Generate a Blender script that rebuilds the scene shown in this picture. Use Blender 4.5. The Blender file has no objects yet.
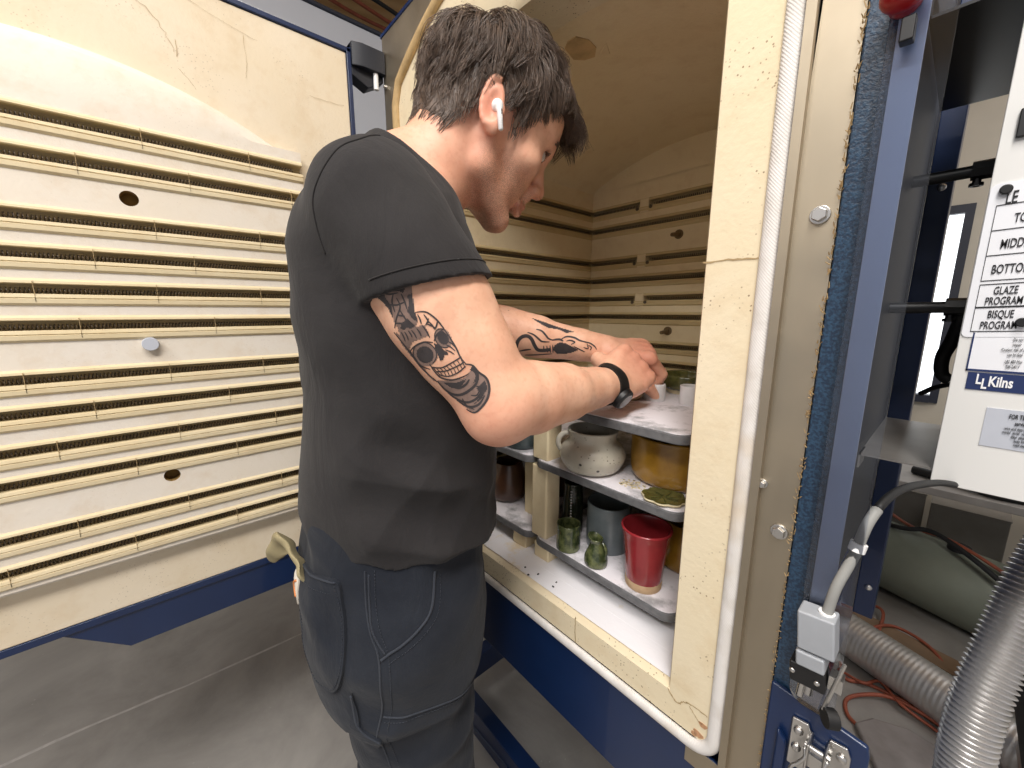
import bpy, bmesh, math, random
import numpy as np
from mathutils import Vector, Matrix
from mathutils.bvhtree import BVHTree
PI = math.pi
SC = bpy.context.scene
COL = SC.collection
random.seed(4)

# ------------------------------------------------------------------ materials
def lin(r, g, b):
    f = lambda c: (c/255/12.92) if c/255 <= .04045 else ((c/255+.055)/1.055)**2.4
    return (f(r), f(g), f(b), 1.0)

class NT:
    def __init__(s, name):
        s.m = bpy.data.materials.new(name); s.m.use_nodes = True
        s.t = s.m.node_tree; s.n = s.t.nodes; s.l = s.t.links
        s.b = s.n['Principled BSDF']
        s.tc = s.n.new('ShaderNodeTexCoord')
        s.h = None
    def set(s, **k):
        for a, v in k.items():
            s.b.inputs[a.replace('_', ' ')].default_value = v
        return s
    def link(s, a, b): s.l.new(a, b)
    def vec(s, scale=(1, 1, 1), rot=(0, 0, 0)):
        mp = s.n.new('ShaderNodeMapping'); mp.inputs['Scale'].default_value = scale
        mp.inputs['Rotation'].default_value = rot
        s.link(s.tc.outputs['Object'], mp.inputs['Vector']); return mp.outputs['Vector']
    def noise(s, scale, detail=4, rough=.55, vscale=(1, 1, 1), dist=0, rot=(0, 0, 0)):
        t = s.n.new('ShaderNodeTexNoise'); t.inputs['Scale'].default_value = scale
        t.inputs['Detail'].default_value = detail; t.inputs['Roughness'].default_value = rough
        t.inputs['Distortion'].default_value = dist
        s.link(s.vec(vscale, rot), t.inputs['Vector']); return t.outputs['Fac']
    def voro(s, scale, vscale=(1, 1, 1)):
        t = s.n.new('ShaderNodeTexVoronoi'); t.inputs['Scale'].default_value = scale
        s.link(s.vec(vscale), t.inputs['Vector']); return t.outputs['Distance']
    def wave(s, scale, vscale=(1, 1, 1), dist=0, rot=(0, 0, 0), dscale=1):
        t = s.n.new('ShaderNodeTexWave'); t.inputs['Scale'].default_value = scale
        t.inputs['Distortion'].default_value = dist; t.inputs['Detail Scale'].default_value = dscale
        s.link(s.vec(vscale, rot), t.inputs['Vector']); return t.outputs['Fac']
    def ramp(s, fac, a, b, ca=(0, 0, 0, 1), cb=(1, 1, 1, 1)):
        r = s.n.new('ShaderNodeValToRGB'); e = r.color_ramp.elements
        e[0].position = a; e[1].position = b; e[0].color = ca; e[1].color = cb
        s.link(fac, r.inputs['Fac']); return r.outputs['Color']
    def mix(s, fac, a, b, mode='MIX'):
        x = s.n.new('ShaderNodeMix'); x.data_type = 'RGBA'; x.blend_type = mode
        for v, i in ((fac, 0), (a, 6), (b, 7)):
            if isinstance(v, (int, float, tuple)): x.inputs[i].default_value = v
            else: s.link(v, x.inputs[i])
        return x.outputs[2]
    def mul(s, a, b):
        x = s.n.new('ShaderNodeMath'); x.operation = 'MULTIPLY'
        for v, i in ((a, 0), (b, 1)):
            if isinstance(v, (int, float)): x.inputs[i].default_value = v
            else: s.link(v, x.inputs[i])
        return x.outputs[0]
    def color(s, c):
        if isinstance(c, tuple): s.b.inputs['Base Color'].default_value = c
        else: s.link(c, s.b.inputs['Base Color'])
        return s
    def bump(s, h, strength=.3, dist=.002):
        b = s.n.new('ShaderNodeBump'); b.inputs['Strength'].default_value = strength
        b.inputs['Distance'].default_value = dist
        s.link(h, b.inputs['Height'])
        if s.h: s.link(s.h, b.inputs['Normal'])
        s.h = b.outputs['Normal']; s.link(s.h, s.b.inputs['Normal']); return s
    def rough(s, v):
        if isinstance(v, (int, float)): s.b.inputs['Roughness'].default_value = v
        else: s.link(v, s.b.inputs['Roughness'])
        return s

M = {}
def simple(key, c, rough=.5, metal=0, var=.12, scale=30, bump=0, bscale=200, coat=0, spec=.5, bdist=.001):
    t = NT(key)
    c2 = tuple(max(0, x*(1-var)) for x in c[:3])+(1,)
    t.color(t.mix(t.ramp(t.noise(scale), .35, .65), c, c2))
    t.set(Roughness=rough, Metallic=metal, Coat_Weight=coat, Specular_IOR_Level=spec)
    if bump: t.bump(t.noise(bscale, 3), bump, bdist)
    M[key] = t.m; return t.m

def brick_mat(key, c, tint, pits=.5, rough=.9, pitscale=180):
    t = NT(key)
    base = t.mix(t.ramp(t.noise(5, 5), .3, .7), c, tint)
    base = t.mix(t.mul(t.ramp(t.noise(24, 6, .65), .5, .75), .25), base, lin(196, 164, 118))
    pm = t.mul(t.ramp(t.voro(pitscale), .13, .2, (1, 1, 1, 1), (0, 0, 0, 1)), t.ramp(t.noise(11, 3), .48, .6))
    base = t.mix(t.mul(pm, pits), base, lin(110, 82, 55))
    t.color(base); t.set(Roughness=rough, Specular_IOR_Level=.25)
    t.bump(t.noise(140, 5), .25, .002); t.bump(pm, -.35 if pits > 0 else 0, .002)
    M[key] = t.m; return t.m

brick_mat('brick', lin(225, 210, 178), lin(230, 217, 190), .8)
brick_mat('holder_cream', lin(221, 203, 165), lin(227, 212, 179), .1)
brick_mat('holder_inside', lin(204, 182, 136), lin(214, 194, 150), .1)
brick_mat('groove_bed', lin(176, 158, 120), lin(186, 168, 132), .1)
brick_mat('brick_inside', lin(228, 210, 172), lin(234, 218, 184), .15)
brick_mat('door_fibre', lin(230, 222, 211), lin(227, 216, 199), .12)
brick_mat('door_face', lin(223, 207, 179), lin(229, 216, 194), .3)
simple('element_wire', lin(96, 84, 68), .6, .2)
simple('navy_dark', lin(12, 18, 32), .5)
simple('reflection_blue', lin(170, 184, 214), .3, 0, .12, 6, 0, 200, .3)  # pale blue of a reflection, put into the base colour
simple('groove_dark', lin(120, 100, 70), .9)
def steel(key, c, rough, metal=1.0):
    t = NT(key); n = t.noise(9, 4, .6, (1, 1, .25))
    t.color(t.mix(t.ramp(n, .3, .7), c, tuple(x*.82 for x in c[:3])+(1,)))
    t.set(Metallic=metal); t.rough(t.ramp(t.noise(14, 4), .3, .8, (rough,)*3+(1,), (min(1, rough+.2),)*3+(1,)))
    t.bump(t.noise(60, 3, .5, (1, 1, .05)), .05, .001)
    M[key] = t.m
steel('stainless', lin(186, 174, 154), .42)
steel('stainless_gray', lin(190, 192, 198), .38)
steel('chrome', lin(215, 213, 210), .22)
steel('duct_metal', lin(222, 220, 218), .34, .75)
simple('blue_paint', lin(14, 38, 78), .38, 0, .1, 20, .12, 120, .25, bdist=.0006)
def gloss_blue():
    t = NT('blue_gloss'); t.color(t.mix(t.ramp(t.noise(6), .3, .7), lin(22, 52, 104), lin(16, 40, 84)))
    t.set(Roughness=.16, Coat_Weight=.6, Coat_Roughness=.06); t.bump(t.noise(14, 2), .06, .002); M['blue_gloss'] = t.m
gloss_blue()
def hammered():
    t = NT('blue_textured'); n = t.noise(420, 3, .6)
    t.color(t.mix(t.ramp(n, .42, .6), lin(14, 38, 62), lin(36, 66, 92)))
    t.set(Roughness=.35, Coat_Weight=.3); t.bump(n, .5, .001); M['blue_textured'] = t.m
hammered()
def gasket():
    t = NT('gasket_white'); w = t.wave(150, (1, 1, 1), 1.0, (0, .7, 0))
    tan = t.ramp(t.noise(7, 3), .55, .68)
    c = t.mix(t.mul(w, .25), lin(232, 228, 224), lin(176, 172, 168)); c = t.mix(t.mul(t.ramp(t.noise(40, 5), .45, .65), .35), c, lin(188, 180, 168))
    t.color(t.mix(t.mul(tan, .5), c, lin(206, 182, 142))); t.set(Roughness=.85, Specular_IOR_Level=.2)
    t.bump(w, .25, .001); M['gasket_white'] = t.m
gasket()
simple('gasket_tan', lin(206, 176, 128), .85, 0, .25, 40, .3, 300)
def wash(key, lo, hi, white=lin(236, 232, 238), gray=lin(158, 157, 160), sc=14):
    t = NT(key); n = t.ramp(t.noise(sc, 8, .7), lo, hi)
    t.color(t.mix(n, gray, white)); t.set(Roughness=.85); t.bump(t.noise(70, 6), .3, .002); M[key] = t.m
wash('shelf_wash', .36, .52)
simple('shelf_edge', lin(112, 112, 114), .7, 0, .35, 60, .2, 300)
def sillm():
    t = NT('sill_wash'); n = t.ramp(t.noise(8, 8, .7), .30, .46)
    t.color(t.mix(n, lin(226, 206, 166), lin(236, 234, 238))); t.set(Roughness=.9); t.bump(t.noise(90, 5), .25, .002)
    M['sill_wash'] = t.m
sillm()
def floorm():
    t = NT('concrete_floor')
    n = t.ramp(t.noise(2.2, 9, .65, dist=.6), .36, .66)
    c = t.mix(n, lin(140, 137, 133), lin(172, 168, 163))
    st = t.ramp(t.noise(5, 8, .7, (1, .35, 1), 1.5), .6, .72)
    c = t.mix(t.mul(st, .35), c, lin(168, 164, 160))
    sp = t.ramp(t.voro(30), .05, .08, (1, 1, 1, 1), (0, 0, 0, 1))
    c = t.mix(t.mul(t.mul(sp, t.ramp(t.noise(9), .5, .6)), .5), c, lin(190, 186, 182))
    t.color(c); t.rough(t.ramp(n, 0, 1, (.35,)*3+(1,), (.6,)*3+(1,))); t.bump(t.noise(40, 6), .08, .002)
    M['concrete_floor'] = t.m
floorm()
simple('wall_paint', lin(206, 203, 198), .8, 0, .06, 4)
simple('wall_gray', lin(196, 199, 206), .6, 0, .05, 3)
simple('cream_wall', lin(206, 198, 182), .85, 0, .1, 4)
def ceilm():
    t = NT('ceiling_board'); w = t.wave(3.5, (1, 1, 1), 2, (0, 0, .3))
    t.color(t.mix(w, lin(214, 172, 120), lin(232, 194, 140))); t.set(Roughness=.8); M['ceiling_board'] = t.m
ceilm()
simple('dark_trim', lin(40, 44, 58), .5)
simple('black_plastic', lin(22, 22, 24), .4, 0, .2)
simple('black_rubber', lin(16, 16, 17), .6, 0, .2)
simple('panel_white', lin(226, 225, 222), .45, 0, .03, 3, 0, 200, .1)
simple('panel_gray', lin(112, 110, 106), .45, .2, .1)
simple('tray_gray', lin(150, 146, 142), .4, .6, .1)
simple('paper', lin(236, 237, 242), .6, 0, .02)
simple('label_silver', lin(196, 200, 210), .5, .1, .05)
simple('ink', lin(30, 30, 34), .7)
simple('label_navy', lin(24, 44, 92), .6, 0, .05)
simple('ink_white', lin(240, 240, 242), .7, 0, .0)
simple('switch_gray', lin(164, 168, 174), .5, .1, .1)
simple('conduit_gray', lin(146, 146, 143), .55, 0, .1)
simple('red_plastic', lin(150, 18, 24), .3, 0, .1)
simple('white_plastic', lin(240, 240, 240), .3, 0, .02)
simple('copper_cord', lin(176, 96, 72), .5, .1, .2)
simple('wood_plank', lin(150, 124, 98), .8, 0, .3, 12, .2, 90)
simple('bin_green', lin(46, 78, 60), .5, 0, .2, 6)
simple('tank_gray', lin(140, 146, 132), .6, 0, .15, 6)
simple('box_gray', lin(150, 144, 136), .8, 0, .15, 10)
simple('board_gray', lin(150, 146, 142), .6, 0, .25, 8)
simple('dark_clutter', lin(42, 42, 44), .7, 0, .3, 10)
simple('stone_gray', lin(150, 143, 140), .8, 0, .25, 12, .3, 60)
def acrylic():
    t = NT('clear_acrylic'); n = t.n; tr = n.new('ShaderNodeBsdfTransparent'); tr.inputs[0].default_value = (.90, .92, .96, 1)
    gl = n.new('ShaderNodeBsdfGlossy'); gl.inputs['Roughness'].default_value = .12
    mx = n.new('ShaderNodeMixShader'); fr = n.new('ShaderNodeFresnel'); fr.inputs[0].default_value = 1.5
    ad = n.new('ShaderNodeMath'); ad.operation = 'ADD'; ad.inputs[1].default_value = .0
    t.link(fr.outputs[0], ad.inputs[0]); t.link(ad.outputs[0], mx.inputs[0])
    t.link(tr.outputs[0], mx.inputs[1]); t.link(gl.outputs[0], mx.inputs[2])
    t.link(mx.outputs[0], n['Material Output'].inputs['Surface']); M['clear_acrylic'] = t.m
acrylic()
def glow(key, c, s):
    t = NT(key); t.color((0, 0, 0, 1)); t.set(Emission_Color=c, Emission_Strength=s); M[key] = t.m

# ------------------------------------------------------------------ mesh builder
def rootloc(o):
    v = Vector((0, 0, 0))
    while o is not None:
        v = v + o.location; o = o.parent
    return v

class MB:
    def __init__(s): s.v = []; s.f = []; s.mi = []; s.cur = 0
    def add(s, vs, fs):
        b = len(s.v); s.v += [tuple(map(float, x)) for x in vs]
        for f in fs: s.f.append(tuple(b+i for i in f)); s.mi.append(s.cur)
        return s
    def m(s, i): s.cur = i; return s
    def box(s, lo, hi, rot=None, piv=None):
        x0, y0, z0 = lo; x1, y1, z1 = hi
        vs = [(x0,y0,z0),(x1,y0,z0),(x1,y1,z0),(x0,y1,z0),(x0,y0,z1),(x1,y0,z1),(x1,y1,z1),(x0,y1,z1)]
        if rot is not None:
            p = Vector(piv if piv else ((x0+x1)/2, (y0+y1)/2, (z0+z1)/2))
            vs = [tuple(p+rot@(Vector(v)-p)) for v in vs]
        return s.add(vs, [(0,3,2,1),(4,5,6,7),(0,1,5,4),(1,2,6,5),(2,3,7,6),(3,0,4,7)])
    def cyl(s, a, b, r0, r1=None, seg=20, caps=True):
        return s.tube([a, b], [r0, r0 if r1 is None else r1], seg, caps)
    def tube(s, pts, r, seg=10, caps=True, closed=False, flat=1.0, up=None):
        P = [Vector(p) for p in pts]; n = len(P)
        R = list(r) if isinstance(r, (list, tuple)) else [r]*n
        T = []
        for i in range(n):
            if closed: t = P[(i+1) % n]-P[i-1]
            else: t = P[min(i+1, n-1)]-P[max(i-1, 0)]
            T.append(t.normalized() if t.length > 1e-9 else Vector((0, 0, 1)))
        u = Vector(up) if up else (Vector((0, 0, 1)) if abs(T[0].z) < .9 else Vector((1, 0, 0)))
        vs = []
        nrm = (u-T[0]*u.dot(T[0])).normalized()
        for i in range(n):
            nrm = (nrm-T[i]*nrm.dot(T[i])).normalized(); bi = T[i].cross(nrm)
            for k in range(seg):
                a = 2*PI*k/seg; vs.append(P[i]+(nrm*math.cos(a)*flat+bi*math.sin(a))*R[i])
        fs = []
        for i in range(n if closed else n-1):
            j = (i+1) % n
            for k in range(seg):
                k2 = (k+1) % seg; fs.append((i*seg+k, j*seg+k, j*seg+k2, i*seg+k2)[::-1])
        if caps and not closed:
            fs.append(tuple(range(seg))); fs.append(tuple((n-1)*seg+k for k in range(seg))[::-1])
        return s.add(vs, fs)
    def lathe(s, prof, c=(0, 0, 0), seg=40, wob=None, close=False):
        vs = []; n = len(prof)
        for i, (r, z) in enumerate(prof):
            for k in range(seg):
                a = 2*PI*k/seg; rr = r*(1 if wob is None else wob(a, z))
                vs.append((c[0]+rr*math.cos(a), c[1]+rr*math.sin(a), c[2]+z))
        fs = []
        for i in range(n-1):
            for k in range(seg):
                k2 = (k+1) % seg; fs.append((i*seg+k, i*seg+k2, (i+1)*seg+k2, (i+1)*seg+k))
        fs.append(tuple(range(seg))[::-1]); fs.append(tuple((n-1)*seg+k for k in range(seg)))
        return s.add(vs, fs)
    def prism(s, poly, ax, a, b):
        """poly: list of 2D points; ax: extrusion axis ('x': poly is (y,z); 'y': (x,z); 'z': (x,y))"""
        f = {'x': lambda p, h: (h, p[0], p[1]), 'y': lambda p, h: (p[0], h, p[1]), 'z': lambda p, h: (p[0], p[1], h)}[ax]
        n = len(poly); vs = [f(p, a) for p in poly]+[f(p, b) for p in poly]
        fs = [tuple(range(n)), tuple(range(n, 2*n))[::-1]]
        fs += [(i, i+n, (i+1) % n+n, (i+1) % n) for i in range(n)]
        return s.add(vs, fs)
    def sphere(s, c, r, seg=20, rings=12, sc=(1, 1, 1)):
        vs = []; fs = []
        for i in range(rings+1):
            t = PI*i/rings
            for k in range(seg):
                a = 2*PI*k/seg
                vs.append((c[0]+r*sc[0]*math.sin(t)*math.cos(a), c[1]+r*sc[1]*math.sin(t)*math.sin(a), c[2]+r*sc[2]*math.cos(t)))
        for i in range(rings):
            for k in range(seg):
                k2 = (k+1) % seg; fs.append((i*seg+k, (i+1)*seg+k, (i+1)*seg+k2, i*seg+k2))
        return s.add(vs, fs)
    def sheet(s, rows):
        """grid of points -> quads"""
        n = len(rows[0]); vs = [p for r in rows for p in r]
        fs = [(i*n+k, i*n+k+1, (i+1)*n+k+1, (i+1)*n+k) for i in range(len(rows)-1) for k in range(n-1)]
        return s.add(vs, fs)
    def coil(s, a, b, r=.004, pitch=.0052, w=.0009, spt=8, sides=4):
        a = Vector(a); b = Vector(b); d = b-a; L = d.length; d.normalize()
        u = Vector((0, 0, 1)); v = d.cross(u); n = int(L/pitch*spt)
        return s.tube([a+d*(i/spt*pitch)+u*r*math.cos(2*PI*i/spt)+v*r*math.sin(2*PI*i/spt) for i in range(n)], w, sides, False)
    def build(s, name, mat, parent=None, smooth=35, world=True, bevel=0, bseg=2, recalc=True):
        off = rootloc(parent) if (parent is not None and world) else Vector((0, 0, 0))
        me = bpy.data.meshes.new(name)
        me.from_pydata([(x-off.x, y-off.y, z-off.z) for x, y, z in s.v], [], s.f)
        for mm in (mat if isinstance(mat, (list, tuple)) else [mat]):
            me.materials.append(M[mm] if isinstance(mm, str) else mm)
        me.polygons.foreach_set('material_index', s.mi)
        if recalc:
            bm = bmesh.new(); bm.from_mesh(me); bmesh.ops.remove_doubles(bm, verts=bm.verts, dist=1e-6)
            bmesh.ops.recalc_face_normals(bm, faces=bm.faces); bm.to_mesh(me); bm.free()
        me.shade_smooth()
        if smooth < 180: me.set_sharp_from_angle(angle=math.radians(smooth))
        o = bpy.data.objects.new(name, me); COL.objects.link(o)
        if parent is not None: o.parent = parent
        if bevel:
            bv = o.modifiers.new('bevel', 'BEVEL'); bv.width = bevel; bv.segments = bseg; bv.limit_method = 'ANGLE'; bv.angle_limit = math.radians(40)
            bv.harden_normals = True
        return o

def tag(o, label, cat, group=None):
    o['label'] = label; o['category'] = cat
    if group: o['group'] = group
    return o
def struct(o): o['kind'] = 'structure'; return o
def empty(name, loc, label, cat, group=None):
    o = bpy.data.objects.new(name, None); COL.objects.link(o); o.location = loc; o.empty_display_size = .05
    return tag(o, label, cat, group)
def copy_tree(o, parent=None):
    c = o.copy(); COL.objects.link(c)
    if parent is not None: c.parent = parent
    for ch in list(o.children): copy_tree(ch, c)
    return c
def smoothpts(pts, n=8):
    """Catmull-Rom through the points"""
    P = [Vector(p) for p in pts]; out = []
    for i in range(len(P)-1):
        p0 = P[max(i-1, 0)]; p1 = P[i]; p2 = P[i+1]; p3 = P[min(i+2, len(P)-1)]
        for k in range(n):
            t = k/n; out.append(.5*((2*p1)+(p2-p0)*t+(2*p0-5*p1+4*p2-p3)*t*t+(3*p1-p0-3*p2+p3)*t**3))
    out.append(P[-1]); return out
def textmesh(name, body, size, mat, parent, origin, xdir, ydir, bold=0, align='LEFT', sx=1.0, depth=.0004, shear=0):
    cu = bpy.data.curves.new('text', 'FONT'); cu.body = body; cu.size = size; cu.offset = bold; cu.align_x = align
    cu.extrude = depth/2; cu.resolution_u = 3; cu.shear = shear
    ob = bpy.data.objects.new('text', cu); COL.objects.link(ob)
    dg = bpy.context.evaluated_depsgraph_get(); me = bpy.data.meshes.new_from_object(ob.evaluated_get(dg))
    bpy.data.objects.remove(ob); bpy.data.curves.remove(cu)
    X = Vector(xdir).normalized(); Y = Vector(ydir).normalized(); Z = X.cross(Y); O = Vector(origin)-rootloc(parent)
    for v in me.vertices: v.co = O+X*v.co.x*sx+Y*v.co.y+Z*v.co.z
    me.materials.clear(); me.materials.append(M[mat]); me.name = name
    o = bpy.data.objects.new(name, me); COL.objects.link(o); o.parent = parent
    return o
simple('joint_line', lin(176, 152, 112), .9)
# ------------------------------------------------------------------ camera
cam = bpy.data.cameras.new('camera'); camo = bpy.data.objects.new('camera', cam); COL.objects.link(camo)
CAMZ = 1.30
cam.sensor_fit = 'HORIZONTAL'; cam.sensor_width = 36; cam.lens = 36*393.66/1024; cam.clip_start = .02
camo.location = (0, 0, CAMZ); camo.rotation_euler = (math.radians(90-10.412), 0, math.radians(48.4975))
SC.camera = camo

# ------------------------------------------------------------------ setting
struct(MB().box((-4.2, -3.2, -.05), (2.6, 3.05, 0)).build('floor', 'concrete_floor'))
struct(MB().box((-4.2, -3.2, 2.9), (2.6, 3.05, 2.95)).build('ceiling', 'ceiling_board'))
# far wall with a window opening x -.75..-.05, z .86..1.78
w = MB()
w.box((-4.2, 3, 0), (-.75, 3.05, 2.9)); w.box((-.05, 3, 0), (2.6, 3.05, 2.9))
w.box((-.75, 3, 0), (-.05, 3.05, .86)); w.box((-.75, 3, 1.78), (-.05, 3.05, 2.9))
struct(w.build('wall_back', 'cream_wall'))
struct(MB().box((-4.25, -3.2, 0), (-4.2, 3.05, 2.9)).build('wall_left', 'cream_wall'))
glow('daylight', (.93, .97, 1, 1), 2.2)
win = empty('window_1', (-.4, 3.0, .86), 'tall narrow bright window in the far cream wall behind the control box', 'window')
del win['label']; del win['category']; struct(win)
f = MB()
f.box((-.78, 2.975, .83), (-.735, 3.01, 1.81)); f.box((-.062, 2.975, .83), (-.03, 3.01, 1.81))
f.box((-.735, 2.975, 1.77), (-.062, 3.01, 1.81)); f.box((-.735, 2.96, .83), (-.062, 3.01, .87))
f.build('window_frame', 'dark_trim', win)
MB().box((-.735, 3.012, .87), (-.062, 3.018, 1.77)).build('window_pane', 'daylight', win)
# pale partition behind the open door, with a dark rail on its top
cb = empty('storage_cabinet', (-1.9, -.2, 0), 'long pale grey metal cabinet on legs with a dark top rail, behind the open door', 'cabinet')
MB().box((-2.2, -2.6, 1.2), (-1.6, 2.2, 2.32)).build('cabinet_body', 'wall_gray', cb, bevel=.004)
MB().box((-2.21, -2.6, 2.32), (-1.592, 2.2, 2.332)).build('top_rail', 'dark_trim', cb, bevel=.003)
for x in (-2.15, -1.66):
    for y in (-2.55, 2.15): MB().box((x-.02, y-.02, 0), (x+.02, y+.02, 1.2)).build('leg', 'dark_trim', cb, bevel=.003)
# cables slung under the ceiling
for i, (x, z, s_) in enumerate(((-2.08, 2.74, .02), (-2.17, 2.79, .02), (-2.28, 2.84, .02))):
    pts = [(x+.05*math.sin(t*1.3+i), -1.4+t*.34, z+s_*math.sin(t*1.1+i)) for t in range(12)]
    c = MB().tube(smoothpts(pts, 5), .009, 8).build('ceiling_cable', 'copper_cord' if i else 'dark_clutter')
    tag(c, ['dark cable slung lowest under the brown ceiling above the partition', 'copper brown cable slung under the brown ceiling, middle of three',
            'copper brown cable highest and farthest under the brown ceiling'][i], 'cable')

# ------------------------------------------------------------------ light
def area(name, loc, rot, sx, sy, e, c=(1, 1, 1)):
    l = bpy.data.lights.new(name, 'AREA'); l.shape = 'RECTANGLE'; l.size = sx; l.size_y = sy; l.energy = e; l.color = c
    o = bpy.data.objects.new(name, l); COL.objects.link(o); o.location = loc; o.rotation_euler = rot; return o
area('ceiling_lamp', (.45, -.50, 2.82), (0, 0, math.radians(20)), .35, 1.6, 54, (1, .97, .93))
area('ceiling_lamp', (-.10, -1.35, 2.82), (0, 0, math.radians(80)), .35, 1.6, 40, (1, .98, .95))
area('ceiling_lamp', (.9, 1.9, 2.82), (0, 0, 0), .3, 1.2, 16, (.95, .97, 1))
wd = bpy.data.worlds.new('world'); SC.world = wd; wd.use_nodes = True
wd.node_tree.nodes['Background'].inputs[0].default_value = (.98, .97, 1.0, 1)
wd.node_tree.nodes['Background'].inputs[1].default_value = .54
SC.view_settings.view_transform = 'Standard'; SC.view_settings.look = 'None'
SC.view_settings.gamma = 1; SC.view_settings.use_curve_mapping = False; SC.view_settings.exposure = 0.0
SC.cycles.use_denoising = True
# ------------------------------------------------------------------ kiln
YF = .45                       # front plane
XL, XR, YB = -.83, -.195, 1.08  # chamber
XC = (XL+XR)/2
ZF, ZS = .812, 1.664           # floor, spring of the arch
def arc_in(x):                 # chamber arch
    R = .727; zc = 1.742-R; return zc+math.sqrt(max(0, R*R-(x-XC)**2))
def arc_out(x):                # gasket arch
    R = .72; zc = 1.885-R; return zc+math.sqrt(max(0, R*R-(x-XC)**2))
kiln = empty('kiln', (-.515, .8, 0), 'large blue front loading electric kiln with cream brick chamber and control box', 'kiln')

# wall profile with element grooves: (inset into the wall, z) from bottom to top
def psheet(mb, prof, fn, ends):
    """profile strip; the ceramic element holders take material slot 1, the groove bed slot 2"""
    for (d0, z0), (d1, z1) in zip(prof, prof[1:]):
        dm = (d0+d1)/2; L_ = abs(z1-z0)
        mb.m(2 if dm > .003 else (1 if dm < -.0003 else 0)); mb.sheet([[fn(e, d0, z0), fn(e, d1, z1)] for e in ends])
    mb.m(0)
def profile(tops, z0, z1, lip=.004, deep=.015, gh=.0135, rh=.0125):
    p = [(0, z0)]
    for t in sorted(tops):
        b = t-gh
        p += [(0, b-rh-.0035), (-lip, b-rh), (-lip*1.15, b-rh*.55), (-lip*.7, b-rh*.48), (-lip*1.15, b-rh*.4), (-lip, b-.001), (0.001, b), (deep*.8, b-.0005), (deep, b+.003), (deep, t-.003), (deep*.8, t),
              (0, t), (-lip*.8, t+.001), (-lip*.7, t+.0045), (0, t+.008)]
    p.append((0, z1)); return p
ROWS_IN = [1.610, 1.556, 1.458, 1.402, 1.346, 1.291, 1.208, 1.154, 1.098, 1.044, .960, .908]
pr = profile(ROWS_IN, ZF-.01, ZS)
m = MB()
# side and back walls of the chamber
for side in (0, 1):
    x0 = XL if side == 0 else XR; sg = -1 if side == 0 else 1
    psheet(m, pr, lambda y, d, z: (x0+sg*d, y, z), (.53, YB+.02))
psheet(m, pr, lambda x, d, z: (x, YB+d, z), (XL-.02, XR+.02))
# arch: barrel and back lunette
xs = [XL+(XR-XL)*i/40 for i in range(41)]
m.sheet([[(x, y, arc_in(x) if 0 < i < 40 else ZS) for i, x in enumerate(xs)] for y in (.53, .7, YB+.01)])
m.sheet([[(x, YB, ZS-.001) for x in xs], [(x, YB, arc_in(x)+.004) for x in xs]])
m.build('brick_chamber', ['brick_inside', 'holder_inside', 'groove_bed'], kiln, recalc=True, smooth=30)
# an old repair on the arch
rp = [(-.511, .572), (-.497, .563), (-.480, .563), (-.470, .585), (-.474, .610), (-.490, .628), (-.508, .622), (-.520, .606)]
MB().prism(rp, 'z', 1.7395, 1.746).build('arch_patch', 'gasket_tan', kiln); MB().prism([(-.478, .628), (-.455, .612), (-.468, .640)], 'z', 1.7393, 1.746).build('arch_patch', 'brick_inside', kiln)
# bridges between element ends on the back wall
for i in (0, 2, 4, 6, 8, 10):
    t = ROWS_IN[i]; MB().box((-.662, YB-.004, t-.03), (-.632, YB+.02, t+.008)).build('terminal_block', 'brick_inside', kiln, bevel=.004)
    for x in (-.668, -.626): MB().cyl((x, YB-.006, t-.018), (x, YB+.015, t-.018), .005, seg=10).build('element_terminal', 'element_wire', kiln)
for i, t in enumerate(ROWS_IN):
    c = MB(); z = t-.0085
    c.coil((XL-.0085, .54, z), (XL-.0085, YB, z), .0036, .0050, .0009, 6, 3)
    if i in (0, 2, 4, 6, 8, 10):
        c.coil((XL, YB+.0085, z), (-.672, YB+.0085, z), .0036, .0050, .0009, 6, 3); c.coil((-.622, YB+.0085, z), (XR, YB+.0085, z), .0036, .0050, .0009, 6, 3)
    else: c.coil((XL, YB+.0085, z), (XR, YB+.0085, z), .0036, .0050, .0009, 6, 3)
    c.build('element_coil', 'element_wire', kiln, recalc=False)
# thermocouples on the back wall
for x, z in ((-.540, 1.506), (-.552, 1.246)):
    c = MB(); c.cyl((x, YB+.01, z), (x, YB-.002, z), .014, .012); c.cyl((x, YB, z), (x-.004, YB-.03, z-.004), .006, .005, 10)
    c.build('thermocouple', 'groove_dark', kiln)
# floor of the chamber with its whitened sill
sl = MB()
sl.box((XL, .50, ZF-.06), (XR, YB, ZF))
zz = lambda x: ZF
sl.sheet([[(XL-.02, YF+.012, ZF-.001), (XR+.001, YF+.012, ZF-.001)], [(XL-.02, .51, ZF+.0), (XR+.001, .51, ZF+.0)]])
sl.build('chamber_floor', 'sill_wash', kiln)
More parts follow.
